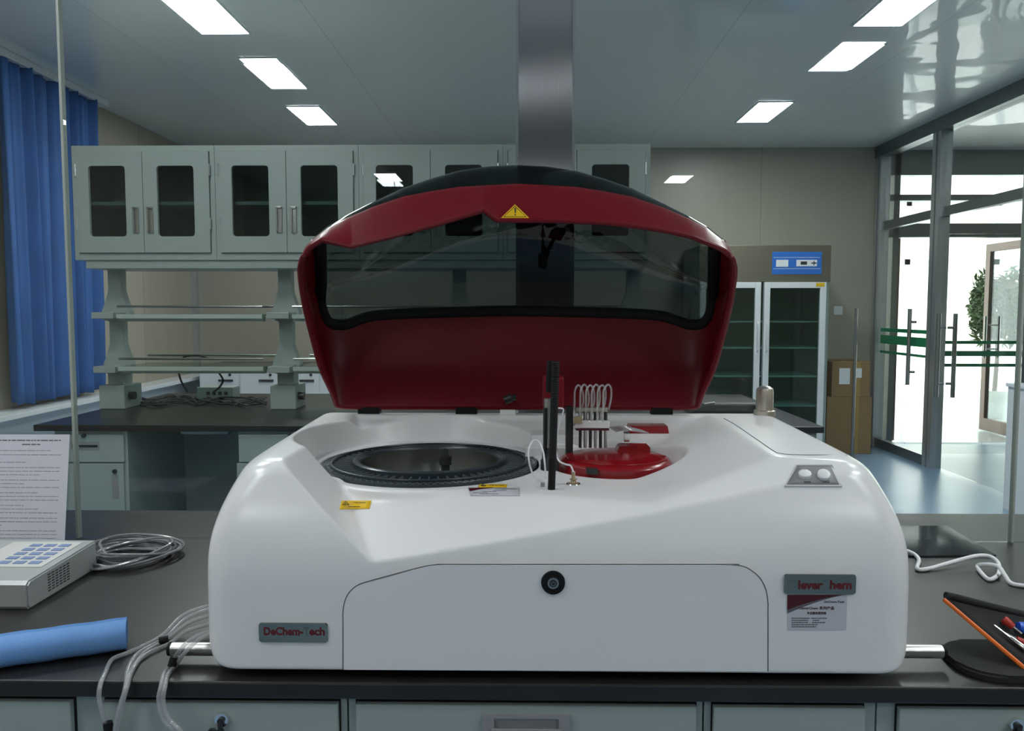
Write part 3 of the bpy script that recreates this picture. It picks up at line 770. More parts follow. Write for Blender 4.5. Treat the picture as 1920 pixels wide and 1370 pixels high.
# probe column
pcol = at(1031, 830, 1.45)
b_ = B(); tube(b_, [(pcol.x, 1.45, 1.062), (pcol.x, 1.45, 1.234)], .0115, 28)
PC = obj('probe_column', b_, 'steel', AN, True)
b_ = B(); box(b_, pcol.x - .0125, pcol.x - .0085, 1.436, 1.448, 1.10, 1.217); obj('guide_rail', b_, 'black', PC)
b_ = B(); lathe(b_, [(.014, 1.062), (.017, 1.067), (.017, 1.12), (.0145, 1.124), (.0145, 1.142), (.0115, 1.144)], pcol.x, 1.45, 28); obj('column_base', b_, 'black', PC, True)
b_ = B(); box(b_, at(1018, 700, 1.47).x, at(1057, 700, 1.47).x, 1.46, 1.52, at(1030, 765, 1.47).z, at(1030, 706, 1.47).z, .003); obj('probe_arm', b_, 'red', PC)
# black corrugated guard tube
t0 = at(1042, 678, 1.268); t1 = on(1034, 917, .002)[0]; t1 = at(1034, 917, t1.y)
b_ = B(); N_ = 150; pts = [t0.lerp(t1, i / N_) for i in range(N_ + 1)]
tube(b_, pts, [(.0062 if i < 110 else .0064) * (1.08 if (i % 2 and i < 112) else .93 if i < 112 else .95) for i in range(N_ + 1)], 18); pg = obj('corrugated_probe_guard', b_, 'rubber', AN, True)
b_ = B(); tube(b_, [at(1033, 676, 1.29), at(1031, 700, 1.29), at(1030, 735, 1.29)], .006, 10); obj('cable_sleeve', b_, 'rubber', pg, True)
# white thin lines
b_ = B(); tube(b_, [on(1001, 898, .003)[0], at(993, 870, 1.31), at(991, 845, 1.32), at(998, 828, 1.33), at(1009, 827, 1.33), at(1018, 845, 1.32), at(1022, 875, 1.30), on(1023, 900, .003)[0]], .0016, 8, smooth=8); obj('white_probe_line', b_, 'cable_w', AN, True)
b_ = B(); tube(b_, [at(1043, 765, 1.29), at(1055, 766, 1.30), at(1055, 775, 1.30), at(1046, 805, 1.31), at(1043, 840, 1.32), at(1047, 862, 1.32), at(1060, 870, 1.30), at(1070, 873, 1.29), at(1075, 885, 1.28)], .0014, 8, smooth=8); obj('white_probe_line', b_, 'cable_w', AN, True)
# hose fitting on the deck
hp = on(1075, 908, 0)[0]; FT = obj('hose_fitting', lathe(B(), [(.0001, hp.z - .004), (.0075, hp.z - .004), (.0085, hp.z + .002), (.005, hp.z + .004), (.0035, hp.z + .008), (.0065, hp.z + .0085), (.0065, hp.z + .0095), (.003, hp.z + .010), (.0035, hp.z + .022), (.0001, hp.z + .022)], hp.x, hp.y, 20), 'copper', AN, True)
b_ = B(); tube(b_, [hp + Vector((.011 * math.cos(R(a)), .011 * math.sin(R(a)), .001)) for a in range(0, 360, 20)], .0012, 6, closed=True); obj('clamp_ring', b_, 'chrome', FT, True)
b_ = B(); q = on(1017, 912, .0)[0]; box(b_, q.x - .003, q.x + .004, q.y - .003, q.y + .003, q.z - .001, q.z + .007); obj('line_clip', b_, 'plastic_grey', AN)
# ---- wash station with clear tubes
YW = 1.50
def wp(x_, y_, d=YW): return at(x_, y_, d)
WS = obj('wash_station', box(B(), wp(1077, 800).x, wp(1143, 800).x, YW, YW + .03, wp(1100, 803).z, wp(1100, 789).z, .002), 'plastic', AN)
obj('support_post', box(B(), wp(1062, 800).x, wp(1076, 800).x, YW + .02, YW + .045, 1.06, wp(1060, 765).z, .002), 'black', WS)
obj('tube_bracket', box(B(), wp(1080, 770).x, wp(1140, 770).x, YW + .008, YW + .022, wp(1100, 773).z, wp(1100, 765).z, .001), 'nickel', WS)
obj('maroon_underside', box(B(), wp(1080, 800).x, wp(1142, 800).x, YW + .001, YW + .028, wp(1100, 807).z, wp(1100, 803.5).z), 'maroon', WS)
b_ = B(); box(b_, wp(1075, 800).x, wp(1091, 800).x, YW - .006, YW - .0005, wp(1080, 793).z, wp(1080, 780).z, .001); obj('connector_block', b_, 'copper', WS)
for k in range(6):
    x_ = 1088 + k * 9.5
    b_ = B(); tube(b_, [wp(x_, 788, YW + .014), wp(x_, 766, YW + .014)], .0036, 10); obj('nozzle_sleeve', b_, 'black' if k % 2 else 'steel', WS, True)
    b_ = B(); tube(b_, [wp(x_, 802, YW + .014), Vector((wp(x_, 802, YW + .014).x, YW + .014, rz + .012))], .003, 10); obj('nozzle', b_, 'steel' if k % 2 else 'black', WS, True)
for k in range(6):
    x_ = 1086 + k * 10.2; xl = x_ - 9 + k * .6
    b_ = B(); tube(b_, [wp(xl - 1, 790, YW - .004), wp(xl, 755, YW - .004), wp(xl + 1, 732, YW), wp(x_ - 2 + k, 722 - 1.2 * (k % 2), YW + .006), wp(x_ + 5 + k * .8, 730, YW + .010), wp(x_ + 8, 750, YW + .014), wp(x_ + 4, 768, YW + .014)], .0019, 8, smooth=6)
    obj('clear_tube', b_, 'tube', WS, True)

# ---- LID
def lidx(u, hw, d, y_): return at(970 + u * hw, y_, d)
ks = 9
hw = [400, 404, 406, 407, 405, 399, 388, 371, 350]
sy = [478, 484, 490, 506, 535, 575, 625, 690, 738]
def rim_d(z): return 1.765 - (z - 1.175) * (1.765 - 1.46) / (1.555 - 1.175)
ctr = [(1.46, None, 415), (1.525, None, 344), (1.60, None, 309), (1.71, 1.658, 0), (1.785, 1.593, 0), (1.822, 1.493, 0), (1.828, None, 594), (1.812, None, 680), (1.765, None, 765)]
def itp(u, tab):
    return float(np.interp(u, [t[0] for t in tab], [t[1] for t in tab]))
tP0 = [((x_ - 970) / 403, y_) for x_, y_ in ((569, 478), (576, 464), (600, 449), (628, 455), (656, 462), (730, 444), (809, 423), (907, 394), (932, 413), (1000, 413.5), (1064, 414), (1140, 418), (1212, 426), (1260, 434), (1301, 443), (1346, 461), (1362, 469), (1373, 480))]
tP1 = [(0, 344), (.27, 350), (.4, 358), (.53, 368), (.68, 389), (.8, 410), (.88, 427), (.95, 449), (.985, 465), (1, 484)]
tP2 = [(0, 309), (.13, 311.5), (.27, 320), (.4, 335), (.53, 354), (.68, 385), (.8, 411), (.88, 430), (.95, 453), (.985, 468), (1, 490)]
def lid_point(u, k):
    au = abs(u); g = max(0, 1 - au ** 6) ** (1 / 6); 
    side = at(970 + math.copysign(hw[k], u if u else 1), sy[k], 1.6); ds = rim_d(side.z)
    ds = rim_d(at(970, sy[k], 1.62).z)
    dc, zc, yc = ctr[k]
    d = ds + (dc - ds) * g
    if k == 0: return at(970 + u * hw[0], itp(u, tP0), d)
    if k == 1: return at(970 + u * hw[1], itp(au, tP1), d)
    if k == 2: return at(970 + u * hw[2], itp(au, tP2), d)
    if zc is None: zc = at(970, yc, dc).z
    drop = at(970, itp(0, tP2), 1.6).z - at(970, itp(au, tP2), 1.6).z
    zc = zc - drop * {3: 1.0, 4: .9, 5: .5}.get(k, 0) * (1 if k < 5 else .6)
    zs = at(970, sy[k], ds).z
    if k == 8: g = max(0, 1 - au ** 12) ** (1 / 12)
    z = zs + (zc - zs) * g
    if k in (3, 4, 5): z = max(z, zs) if au > .9 else z
    p_ = at(970 + u * hw[k] * (1 - .02 * g), 600, d)
    return Vector((p_.x, d, z))
us = sorted(set([round(v, 4) for v in np.linspace(-1, 1, 201)] + [round((x_ - 970) / 403, 4) for x_ in (656, 907, 932, 600)] + [-.995, .995, -.988, .988]))
SUB = 12
grid = []
for u in us:
    cp_ = [lid_point(u, k) for k in range(ks)]
    grid.append(catmull(cp_, SUB))
NK = len(grid[0])
UW = .945
def proj(p_):
    v = CM.transposed() @ (Vector(p_) - CO); return 960 - F_PX * v.x / v.z, 685 + F_PX * v.y / v.z
GP = [(597, 545), (600, 575), (608, 597), (624, 608), (650, 608), (674, 599), (702, 592), (760, 588), (860, 585), (965, 583), (1080, 585), (1180, 588), (1238, 592), (1268, 600), (1292, 608), (1316, 607), (1331, 595), (1338, 573), (1341, 545)]
GPC = [(v.x, v.z) for v in catmull([(x_, 0, y_) for x_, y_ in GP], 6)]
def is_win(u, j, c_):
    if j < SUB or abs(u) > UW: return False
    if j < 5 * SUB: return True
    x_, y_ = proj(c_)
    return y_ < float(np.interp(x_, [q[0] for q in GPC], [q[1] for q in GPC])) 
def lid_mesh(win):
    bm = B(); cache = {}
    def vv(i, j):
        if (i, j) not in cache: cache[(i, j)] = bm.verts.new(grid[i][j])
        return cache[(i, j)]
    for i in range(len(us) - 1):
        um = (us[i] + us[i + 1]) / 2
        for j in range(NK - 1):
            if is_win(um, j, (grid[i][j] + grid[i + 1][j + 1]) / 2) == win:
                try: bm.faces.new((vv(i, j), vv(i + 1, j), vv(i + 1, j + 1), vv(i, j + 1)))
                except ValueError: pass
    return bm
LID = obj('lid', lid_mesh(False), 'red', AN, True, False); LID['label'] = 'open dark red lid'
md = LID.modifiers.new('s', 'SOLIDIFY'); md.thickness = .006; md.offset = -1; md.use_rim = True
# beaded rim around the opening
ri = [grid[i][0] for i in range(len(us))] + [grid[-1][j] for j in range(1, NK)] + [grid[i][NK - 1] for i in range(len(us) - 2, -1, -1)] + [grid[0][j] for j in range(NK - 2, 0, -1)]
b_ = B(); tube(b_, ri, .0042, 8, closed=True); obj('lid_rim', b_, 'red', LID, True)
WIN = obj('smoked_window', lid_mesh(True), 'smoke', LID, True, False)
# rubber gasket around the window, on the inside
def inward(p_, q=.006): 
    c_ = Vector((0, 1.62, 1.42)); d_ = (c_ - p_); d_.x = 0 if abs(p_.x) < .38 else d_.x * .4; return p_ + d_.normalized() * q
LBI = BVHTree.FromPolygons([tuple(p_) for c_ in grid for p_ in c_], [(i * NK + j, (i + 1) * NK + j, (i + 1) * NK + j + 1, i * NK + j + 1) for i in range(len(us) - 1) for j in range(NK - 1)])
def farhit(px, py):
    o_ = CO + ray(px, py) * 1.3; best = None; n_ = None
    for _ in range(6):
        h = LBI.ray_cast(o_, ray(px, py))
        if h[0] is None: break
        best, n_ = h[0], h[1]; o_ = h[0] + ray(px, py) * .004
    if best is None: return None
    if n_.dot(Vector((0, 1.55, 1.4)) - best) < 0: n_ = -n_
    return best + n_ * .004
iw = [i for i in range(len(us)) if abs(us[i]) <= UW]
bw = B()
cl = []
eL, eR = iw[0], iw[-1]
for j in range(int(1.6 * SUB), int(4.2 * SUB), 2): cl.append(inward(grid[eL][j], .014))
for x_, y_ in GPC[3:-3]:
    h_ = farhit(x_, y_)
    if h_ is not None: cl.append(h_)
for j in range(int(4.2 * SUB), int(1.6 * SUB), -2): cl.append(inward(grid[eR][j], .014))
tube(bw, cl, .0125, 10)
obj('window_gasket', bw, 'rubber', LID, True)
# warning triangle on the red band
def lid_surf(px, py):
    best = None; bt = BVHTree.FromPolygons([tuple(p_) for c_ in grid for p_ in c_], [(i * NK + j, (i + 1) * NK + j, (i + 1) * NK + j + 1, i * NK + j + 1) for i in range(len(us) - 1) for j in range(NK - 1)])
    return bt
LB = lid_surf(0, 0)
def onlid(px, py, lift=.001):
    h = LB.ray_cast(CO, ray(px, py)); n_ = h[1] if h[1].y < 0 else -h[1]; return h[0] + n_ * lift
def tri_plate(name, tri, m_, par, lift, th=.0004):
    bm = B(); f = [bm.verts.new(onlid(x_, y_, lift)) for x_, y_ in tri]; g_ = [bm.verts.new(onlid(x_, y_, lift - th)) for x_, y_ in tri]; n_ = len(tri)
    bm.faces.new(f); bm.faces.new(g_[::-1])
    for i in range(n_): bm.faces.new((f[i], f[(i + 1) % n_], g_[(i + 1) % n_], g_[i]))
    return obj(name, bm, m_, par)
ws = tri_plate('warning_sticker', [(965.5, 384), (992, 409.5), (939.5, 409.5)], 'yellow', LID, .0016, .001)
bm = B(); tube(bm, [onlid(x_, y_, .0019) for x_, y_ in ((965.5, 387.5), (986.5, 407.6), (944.5, 407.6))], .0008, 6, closed=True)
tube(bm, [onlid(966, 392, .0019), onlid(966, 401, .0019)], [.0016, .0008], 8); tube(bm, [onlid(966, 403.6, .0019), onlid(966, 405, .0019)], .0011, 8)
obj('warning_mark', bm, 'ink', ws)
# hinges, latch
for x_ in (693, 875, 1240):
    a = at(x_ - 20, 768, 1.77); c = at(x_ + 20, 768, 1.77); b_ = B(); box(b_, a.x, c.x, 1.758, 1.785, 1.146, at(0, 764, 1.77).z + .004, .001); obj('hinge', b_, 'rubber', AN)
k0 = at(956, 748, 1.74); b_ = B(); tube(b_, [k0 + Vector((0, .05, 0)), k0], .006, 14); tube(b_, [k0 + Vector((-.012, 0, -.003)), k0 + Vector((.004, 0, .003))], [.009, .010], 14); tube(b_, [k0 + Vector((.006, -.004, .004)), k0 + Vector((.014, -.004, .004))], .007, 14)
obj('latch_knob', b_, 'black', AN, True)
a = at(938, 780, 1.77); b_ = B(); box(b_, a.x, a.x + .034, 1.755, 1.775, ZT - .012, ZT + .010, .001); obj('latch_plate', b_, 'plastic', AN)

# ================================================================== ITEMS ON THE FRONT BENCH
ZB = .85
# instrument with keypad, left
DV = thing('desktop_meter', 'silver desktop meter with a blue keypad, in front of the printed notice', 'instrument', (-1.02, 1.5, ZB))
x1 = at(53, 1145, 1.405).x; x0 = -1.30; y0_, y1_ = 1.405, 1.64; zt0, zt1 = .902, .910
b_ = B(); prism(b_, [(y0_ + .004, ZB + .0005), (y1_, ZB + .0005), (y1_, zt1), (y0_ + .008, zt0), (y0_, zt0 - .006), (y0_, ZB + .006)], x0, x1, 'x')
bmesh.ops.bevel(b_, geom=[e for e in b_.edges if all(v.co.x > x1 - .001 for v in e.verts)], offset=.003, segments=2, affect='EDGES')
obj('housing', b_, 'device', DV)
def dtop(x_, y_): return zt0 + (zt1 - zt0) * (y_ - y0_ - .008) / (y1_ - y0_ - .008)
def dplate(name, xs0, xs1, ys0, ys1, m_, par, l0=.0003, th=.001, bev=0):
    bm = B(); box(bm, xs0, xs1, ys0, ys1, 0, th, bev)
    for v in bm.verts: v.co.z += dtop(v.co.x, v.co.y) + l0
    return obj(name, bm, m_, par)
kp = dplate('keypad', x1 - .165, x1 - .02, y0_ + .075, y1_ - .015, 'keypad', DV)
for r_ in range(5):
    for c_ in range(3):
        kx = x1 - .115 + c_ * .030; ky = y0_ + .09 + r_ * .025
        dplate('key', kx, kx + .021, ky, ky + .014, 'key', kp, .0014, .0012)
sc = dplate('display', x0 + .05, x1 - .185, y0_ + .08, y1_ - .03, 'plastic_grey', DV)
for i in range(4): dplate('soft_key', x1 - .23 + i * .034, x1 - .21 + i * .034, y0_ + .03, y0_ + .05, 'key', DV)
b_ = B()
for r_ in range(7):
    for c_ in range(6):
        yy = y0_ + .062 + c_ * .0125; zz = ZB + .012 + r_ * .0052; box(b_, x1 - .0005, x1 + .0004, yy, yy + .009, zz, zz + .0024)
obj('side_vents', b_, 'ink', DV)
# printed notice in a clear stand
NS = thing('notice_stand', 'white printed notice in a clear stand behind the desktop meter', 'sign', (-1.13, 1.76, ZB))
yb = 1.757; xr = at(122, 1000, yb).x; lean = .045; hN = at(110, 812, yb + lean).z - ZB; xl = xr - .225
def npt(s, t, l=0): 
    xx = xl + (xr - xl) * s - .003 * t; return Vector((xx, yb + lean * t - l, ZB + .001 + hN * t))
def nquad(name, s0, s1, t0_, t1_, l0, l1, m_, par):
    bm = B(); vs = [bm.verts.new(npt(s, t, l)) for l in (l0, l1) for s, t in ((s0, t0_), (s1, t0_), (s1, t1_), (s0, t1_))]
    for f in ((0, 1, 2, 3), (4, 5, 6, 7), (0, 1, 5, 4), (1, 2, 6, 5), (2, 3, 7, 6), (3, 0, 4, 7)): bm.faces.new([vs[i] for i in f])
    return obj(name, bm, m_, par)
nquad('clear_sheet', 0, 1, 0, 1, -.0035, -.0008, 'glass', NS)
pp = nquad('notice_paper', .01, .985, .01, .985, -.0004, .0004, 'paper', NS)
bm = B()
lines = [(.93, .12, .90, .010), (.895, .50, .70, .010), (.845, .2, .8, .004), (.81, .15, .92, .004)]
t_ = .745
for k in range(22): lines.append((t_, .06, .90 - .35 * ((k * 37 % 5) == 0) - .2 * (k % 4 == 3), .004)); t_ -= .031 if k % 3 else .045
for t_, s0, s1, h_ in lines:
    if t_ < .08: break
    s = s0
    while s < s1 - .01:
        wl = random.uniform(.02, .09); e_ = min(s + wl, s1)
        vs = [bm.verts.new(npt(a_, b2_, .0006)) for a_, b2_ in ((s, t_), (e_, t_), (e_, t_ + h_), (s, t_ + h_))]; bm.faces.new(vs); s = e_ + .008
obj('printed_lines', bm, 'inkgrey', pp)
nquad('stand_foot', .05, .95, 0, .004, -.05, .0, 'glass', NS)
# coiled cable
b_ = B(); cc = Vector((at(243, 1035, 1.71).x, 1.71, ZB)); 
pts = []
for k in range(0, 360 * 11, 15):
    a = R(k); t = k / 3960
    rr_ = .080 + .018 * math.sin(k * .0123 + 1) + .005 * math.sin(3 * a)
    pts.append(cc + Vector((rr_ * math.cos(a) + .008 * math.sin(t * 9), rr_ * .95 * math.sin(a) + .006 * math.cos(t * 7), .005 + .030 * (.5 + .5 * math.sin(t * 23 + 1.2 * math.cos(a))) * (.25 + .75 * t))))
pts += [cc + Vector((.06, .1, .012)), cc + Vector((0, .135, .006)), cc + Vector((-.05, .13, .0045)), cc + Vector((-.09, .115, .0045))]
tube(b_, pts, .0029, 8, smooth=2)
tag(obj('coiled_cable', b_, 'cable_g', None, True), 'grey coiled cable lying on the black worktop beside the meter', 'cable')
# blue foam
fa = Vector((at(238, 1187, 1.250).x, 1.250, ZB)); fb = Vector((at(-60, 1238, 1.162).x, 1.164, ZB)); b_ = B(); prof = []
for i in range(40):
    a = 2 * math.pi * i / 40; r_ = .0225
    xx, zz = r_ * 1.35 * math.copysign(abs(math.cos(a)) ** .7, math.cos(a)), r_ * math.copysign(abs(math.sin(a)) ** .85, math.sin(a))
    if 8 <= i <= 10: zz -= .006 if i == 9 else 0
    if i in (30,): zz += .0
    prof.append((xx, zz))
ax = (fb - fa).normalized(); sd = Vector((ax.y, -ax.x, 0))
rings = []
for q in range(13):
    c_ = fa.lerp(fb, q / 12) + Vector((0, 0, .0232)); rings.append([b_.verts.new(c_ + sd * x_ + Vector((0, 0, z_ + .0006 * math.sin(q * 1.7)))) for x_, z_ in prof])
for q in range(12):
    for i in range(40): b_.faces.new((rings[q][i], rings[q][(i + 1) % 40], rings[q + 1][(i + 1) % 40], rings[q + 1][i]))
b_.faces.new(rings[0][::-1]); b_.faces.new(rings[-1])
tag(obj('foam_strip', b_, 'foam', None, True), 'long light blue foam strip lying near the left front worktop edge', 'foam strip')
# clear drain tubes over the edge
TB = thing('drain_tubes', 'clear plastic tubes leaving the analyzer side and hanging over the worktop edge', 'tubes', (-.55, 1.2, ZB))
zz = ZB + .004
def L(px, py): return atz(px, py, zz)
paths = [
    [at(398, 1134, 1.34), at(345, 1152, 1.32), L(305, 1190), L(270, 1210), L(238, 1224), L(210, 1236), L(197, 1262), at(188, 1284, 1.118), at(186, 1310, 1.112), at(194, 1345, 1.115), at(202, 1385, 1.12), at(206, 1440, 1.12)],
    [at(398, 1140, 1.33), at(350, 1158, 1.31), L(312, 1194), L(280, 1212), L(255, 1228), L(240, 1255), at(236, 1284, 1.118), at(230, 1310, 1.112), at(220, 1345, 1.115), at(212, 1385, 1.12), at(208, 1440, 1.12)],
    [at(398, 1152, 1.32), at(352, 1168, 1.30), L(310, 1200), L(272, 1222), L(250, 1250), L(240, 1270), at(236, 1290, 1.118), at(226, 1320, 1.112), at(218, 1355, 1.115), at(214, 1390, 1.12), at(212, 1440, 1.12)],
    [at(398, 1168, 1.30), at(350, 1183, 1.28), L(318, 1206), L(286, 1220), L(262, 1236), L(246, 1262), at(238, 1288, 1.113), at(230, 1316, 1.110), at(222, 1352, 1.113), at(219, 1390, 1.12), at(218, 1440, 1.12)],
    [at(398, 1180, 1.22), at(362, 1196, 1.175), at(338, 1218, 1.165), L(322, 1243), L(308, 1262), at(302, 1286, 1.116), at(298, 1312, 1.11), at(306, 1345, 1.11), at(330, 1375, 1.11), at(350, 1420, 1.115)],
    [at(398, 1184, 1.21), at(368, 1202, 1.17), at(345, 1225, 1.16), L(330, 1246), L(315, 1264), at(309, 1288, 1.113), at(306, 1315, 1.108), at(316, 1346, 1.108), at(342, 1375, 1.108), at(362, 1420, 1.113)]]
for p_ in paths:
    b_ = B(); tube(b_, p_, .0034, 10, smooth=7); obj('clear_tube', b_, 'tube', TB, True)
for x_, y_, d_, dr_ in ((307, 1200, 1.262, (1, .4, .1)), (325, 1240, 1.175, (.25, .3, 1)), (203, 1362, 1.118, (-.1, 0, 1))):
    c_ = at(x_, y_, d_); v_ = Vector(dr_).normalized() * .007; b_ = B(); tube(b_, [c_ - v_, c_ + v_], .0068, 12); obj('tape_band', b_, 'rubber', TB, True)
# white cable on the right
b_ = B(); wz = ZB + .0045
seq = [(1690, 1032, 0), (1702, 1033, 0), (1716, 1040, 0), (1723, 1050, 0), (1720, 1066, 0), (1740, 1066, 0), (1790, 1052, .006), (1830, 1042, .010), (1856, 1043, .010), (1872, 1056, .006), (1872, 1076, 0), (1856, 1086, 0), (1842, 1076, 0), (1833, 1061, .002), (1850, 1058, .014), (1872, 1062, .017), (1884, 1078, .008), (1896, 1093, 0), (1925, 1098, 0), (1975, 1098, 0)]
tube(b_, [atz(x_, y_, wz + h_) for x_, y_, h_ in seq], .0042, 10, smooth=7)
tag(obj('white_cable', b_, 'cable_w', None, True), 'white cable snaking across the worktop right of the analyzer', 'cable')
# dark glass sheet
q = [atz(x_, y_, ZB + .004) for x_, y_ in ((1640, 985), (1775, 985), (1868, 1040), (1640, 1042))]
b_ = B(); prism(b_, [(v.x, v.y) for v in q], ZB + .0005, ZB + .004, 'z'); tag(obj('glass_sheet', b_, 'slate'), 'dark shiny sheet lying on the worktop right of the analyzer', 'sheet')
# tool pouch
TP = thing('tool_pouch', 'open black tool pouch with orange piping at the right worktop edge', 'pouch', (.78, 1.25, ZB))
crn = [at(1770, 1122, 1.25), at(1935, 1280, 1.165), at(2150, 1255, 1.22), at(1995, 1172, 1.30)]
crn[1].z = ZB + .006; crn[2].z = ZB + .02
def pouch(s, t):
    a_ = crn[0].lerp(crn[1], s); b2_ = crn[3].lerp(crn[2], s); p_ = a_.lerp(b2_, t)
    sag = math.sin(math.pi * min(1, max(0, s))) * math.sin(math.pi * t); p_.z = max(ZB + .004, p_.z - .02 * sag); return p_
b_ = B(); g = [[b_.verts.new(pouch(i / 16, j / 12)) for i in range(17)] for j in range(13)]
for j in range(12):
    for i in range(16): b_.faces.new((g[j][i], g[j][i + 1], g[j + 1][i + 1], g[j + 1][i]))
po = obj('pouch_flap', b_, 'fabric', TP, True, False); md = po.modifiers.new('s', 'SOLIDIFY'); md.thickness = .006; md.offset = 0
ed = [pouch(i / 16, 0) for i in range(17)]
b_ = B(); tube(b_, [p_ + Vector((-.002, -.003, 0)) for p_ in ed], .0034, 8); obj('orange_piping', b_, 'orange', TP, True)
b_ = B(); base = rrect(.655, .93, 1.145, 1.275, .05, 8); prism(b_, base, ZB + .0005, ZB + .012, 'z'); bmesh.ops.bevel(b_, geom=[e for e in b_.edges if all(v.co.z > ZB + .011 for v in e.verts)], offset=.004, segments=3, affect='EDGES'); obj('pouch_shadow', b_, 'fabric', TP, True)  # flat black slab shaped as the dark shadow beneath the raised flap
b_ = B(); v0, v1 = crn[0], crn[3]; tube(b_, [v0 + Vector((.004, .003, .004)), v0.lerp(v1, .12) + Vector((0, 0, .006)), v0.lerp(v1, .4) + Vector((0, 0, .004)), v1 + Vector((0, 0, .002))], .006, 10, smooth=4); obj('pouch_binding', b_, 'fabric', TP, True)
def tool(label, cat, a, c, m_, r, name, shaft=True):
    t = thing(name, label, cat, a); b_ = B(); m2 = a.lerp(c, .55)
    tube(b_, [a, a.lerp(m2, .2), a.lerp(m2, .6), m2], [r * .8, r, r * .85, r * .7], 12); obj('handle', b_, m_, t, True)
    b_ = B(); tube(b_, [m2, c], [r * .35, r * .3], 10); obj('shaft', b_, 'chrome', t, True); return t
PB = BVHTree.FromPolygons([tuple(pouch(i / 16, j / 12)) for j in range(13) for i in range(17)], [(j * 17 + i, j * 17 + i + 1, (j + 1) * 17 + i + 1, (j + 1) * 17 + i) for j in range(12) for i in range(16)])
def onp(px, py, l=.012):
    h = PB.ray_cast(CO, ray(px, py)); return (h[0] if h[0] is not None else at(px, py, 1.26)) + Vector((0, -.3, 1)) * l
tool('blue-handled screwdriver in the open pouch', 'screwdriver', onp(1905, 1186), onp(1990, 1206), 'toolblue', .009, 'screwdriver')
tool('red-gripped tool in the open pouch, nearest the orange edge', 'pliers', onp(1935, 1222, .009), onp(1878, 1194, .009), 'toolred', .006, 'pliers')
tool('shiny steel bladed tool lying on the pouch flap', 'screwdriver', onp(1930, 1232, .008), onp(1862, 1180, .008), 'chrome', .005, 'screwdriver')
tool('red and clear tool at the top of the pouch', 'pliers', onp(1878, 1172), onp(1912, 1200), 'toolred', .007, 'pliers')

# ================================================================== BACK ISLAND BENCH
YI = 3.72; YI2 = 5.15; zI = .85
xi0 = at(62, 797, YI).x; xi1 = at(1546, 797, YI).x
tag(obj('worktop', box(B(), xi0, xi1, YI, YI2, zI - .03, zI, .003), 'worktop'), 'black worktop of the island bench behind the glass', 'worktop')
fi = YI + .03
def ibox(par, name, px0, px1, py0, py1, Y, th, m_, bev=.002):
    a = at(px0, py1, Y); c = at(px1, py0, Y); return obj(name, box(B(), a.x, c.x, Y - th, Y - .0005, a.z, c.z, bev), m_, par)
def island_unit(px0, px1, label, split=True, lk=(158, 816), hd=(133, 186)):
    a = at(px0, 850, fi).x; c = at(px1, 850, fi).x
    t = thing('base_cabinet', label, 'cabinet', ((a + c) / 2, fi + .3, 0), 'base cabinets of the island bench')
    obj('carcass', box(B(), a, c, fi, YI2 - .05, .08, zI - .031), 'cabinet', t); obj('plinth', box(B(), a + .02, c - .02, fi + .05, YI2 - .1, 0, .08), 'gap', t)
    e = 6
    d = ibox(t, 'drawer', px0 + 2, px1 - e, 814, 865, fi, .014, 'cabinet'); 
    if hd:
        ibox(d, 'handle', hd[0], hd[1], 828, 843, fi - .014, .002, 'plastic_grey', 0); ibox(d, 'handle_slot', hd[0] + 3, hd[1] - 3, 834, 838, fi - .016, .002, 'gap', 0)
        l = B(); q_ = at(lk[0], lk[1], fi - .014); tube(l, [q_, q_ + Vector((0, -.012, 0))], .010, 14); obj('lock', l, 'black', d, True)
    d = ibox(t, 'door', px0 + 2, px1 - e, 868, 1055, fi, .014, 'cabinet')
    if lk: q_ = at(px1 - 24, 883, fi - .014); l = B(); tube(l, [q_, q_ + Vector((0, -.012, 0))], .010, 14); obj('lock', l, 'black', d, True)
    ibox(d, 'handle', px1 - 29, px1 - 18, 893, 935, fi - .014, .002, 'plastic_grey', 0)
    return t
island_unit(104, 240, 'grey island drawer cabinet at the left, seen behind the printed notice')
island_unit(448, 600, 'grey island cabinet just left of the analyzer body', hd=(520, 572), lk=(545, 816))
island_unit(601, 860, 'island cabinet hidden behind the analyzer and its lid, left', hd=None)
island_unit(861, 1180, 'island cabinet hidden behind the analyzer and its lid, middle', hd=None)
island_unit(1181, 1530, 'island cabinet at the right end, beside the fridge', hd=None)
a = at(242, 850, fi).x; c = at(447, 850, fi).x
tag(obj('knee_panel', box(B(), a, c, fi + .62, fi + .64, .02, zI - .031), 'cabinet_in'), 'recessed back panel of the open knee space under the island bench', 'panel')
tag(obj('cable_tray', box(B(), at(330, 805, fi).x, at(420, 805, fi).x, fi + .05, fi + .3, zI - .055, zI - .0305, .002), 'cabinet'), 'small grey tray under the island worktop in the knee space', 'tray')

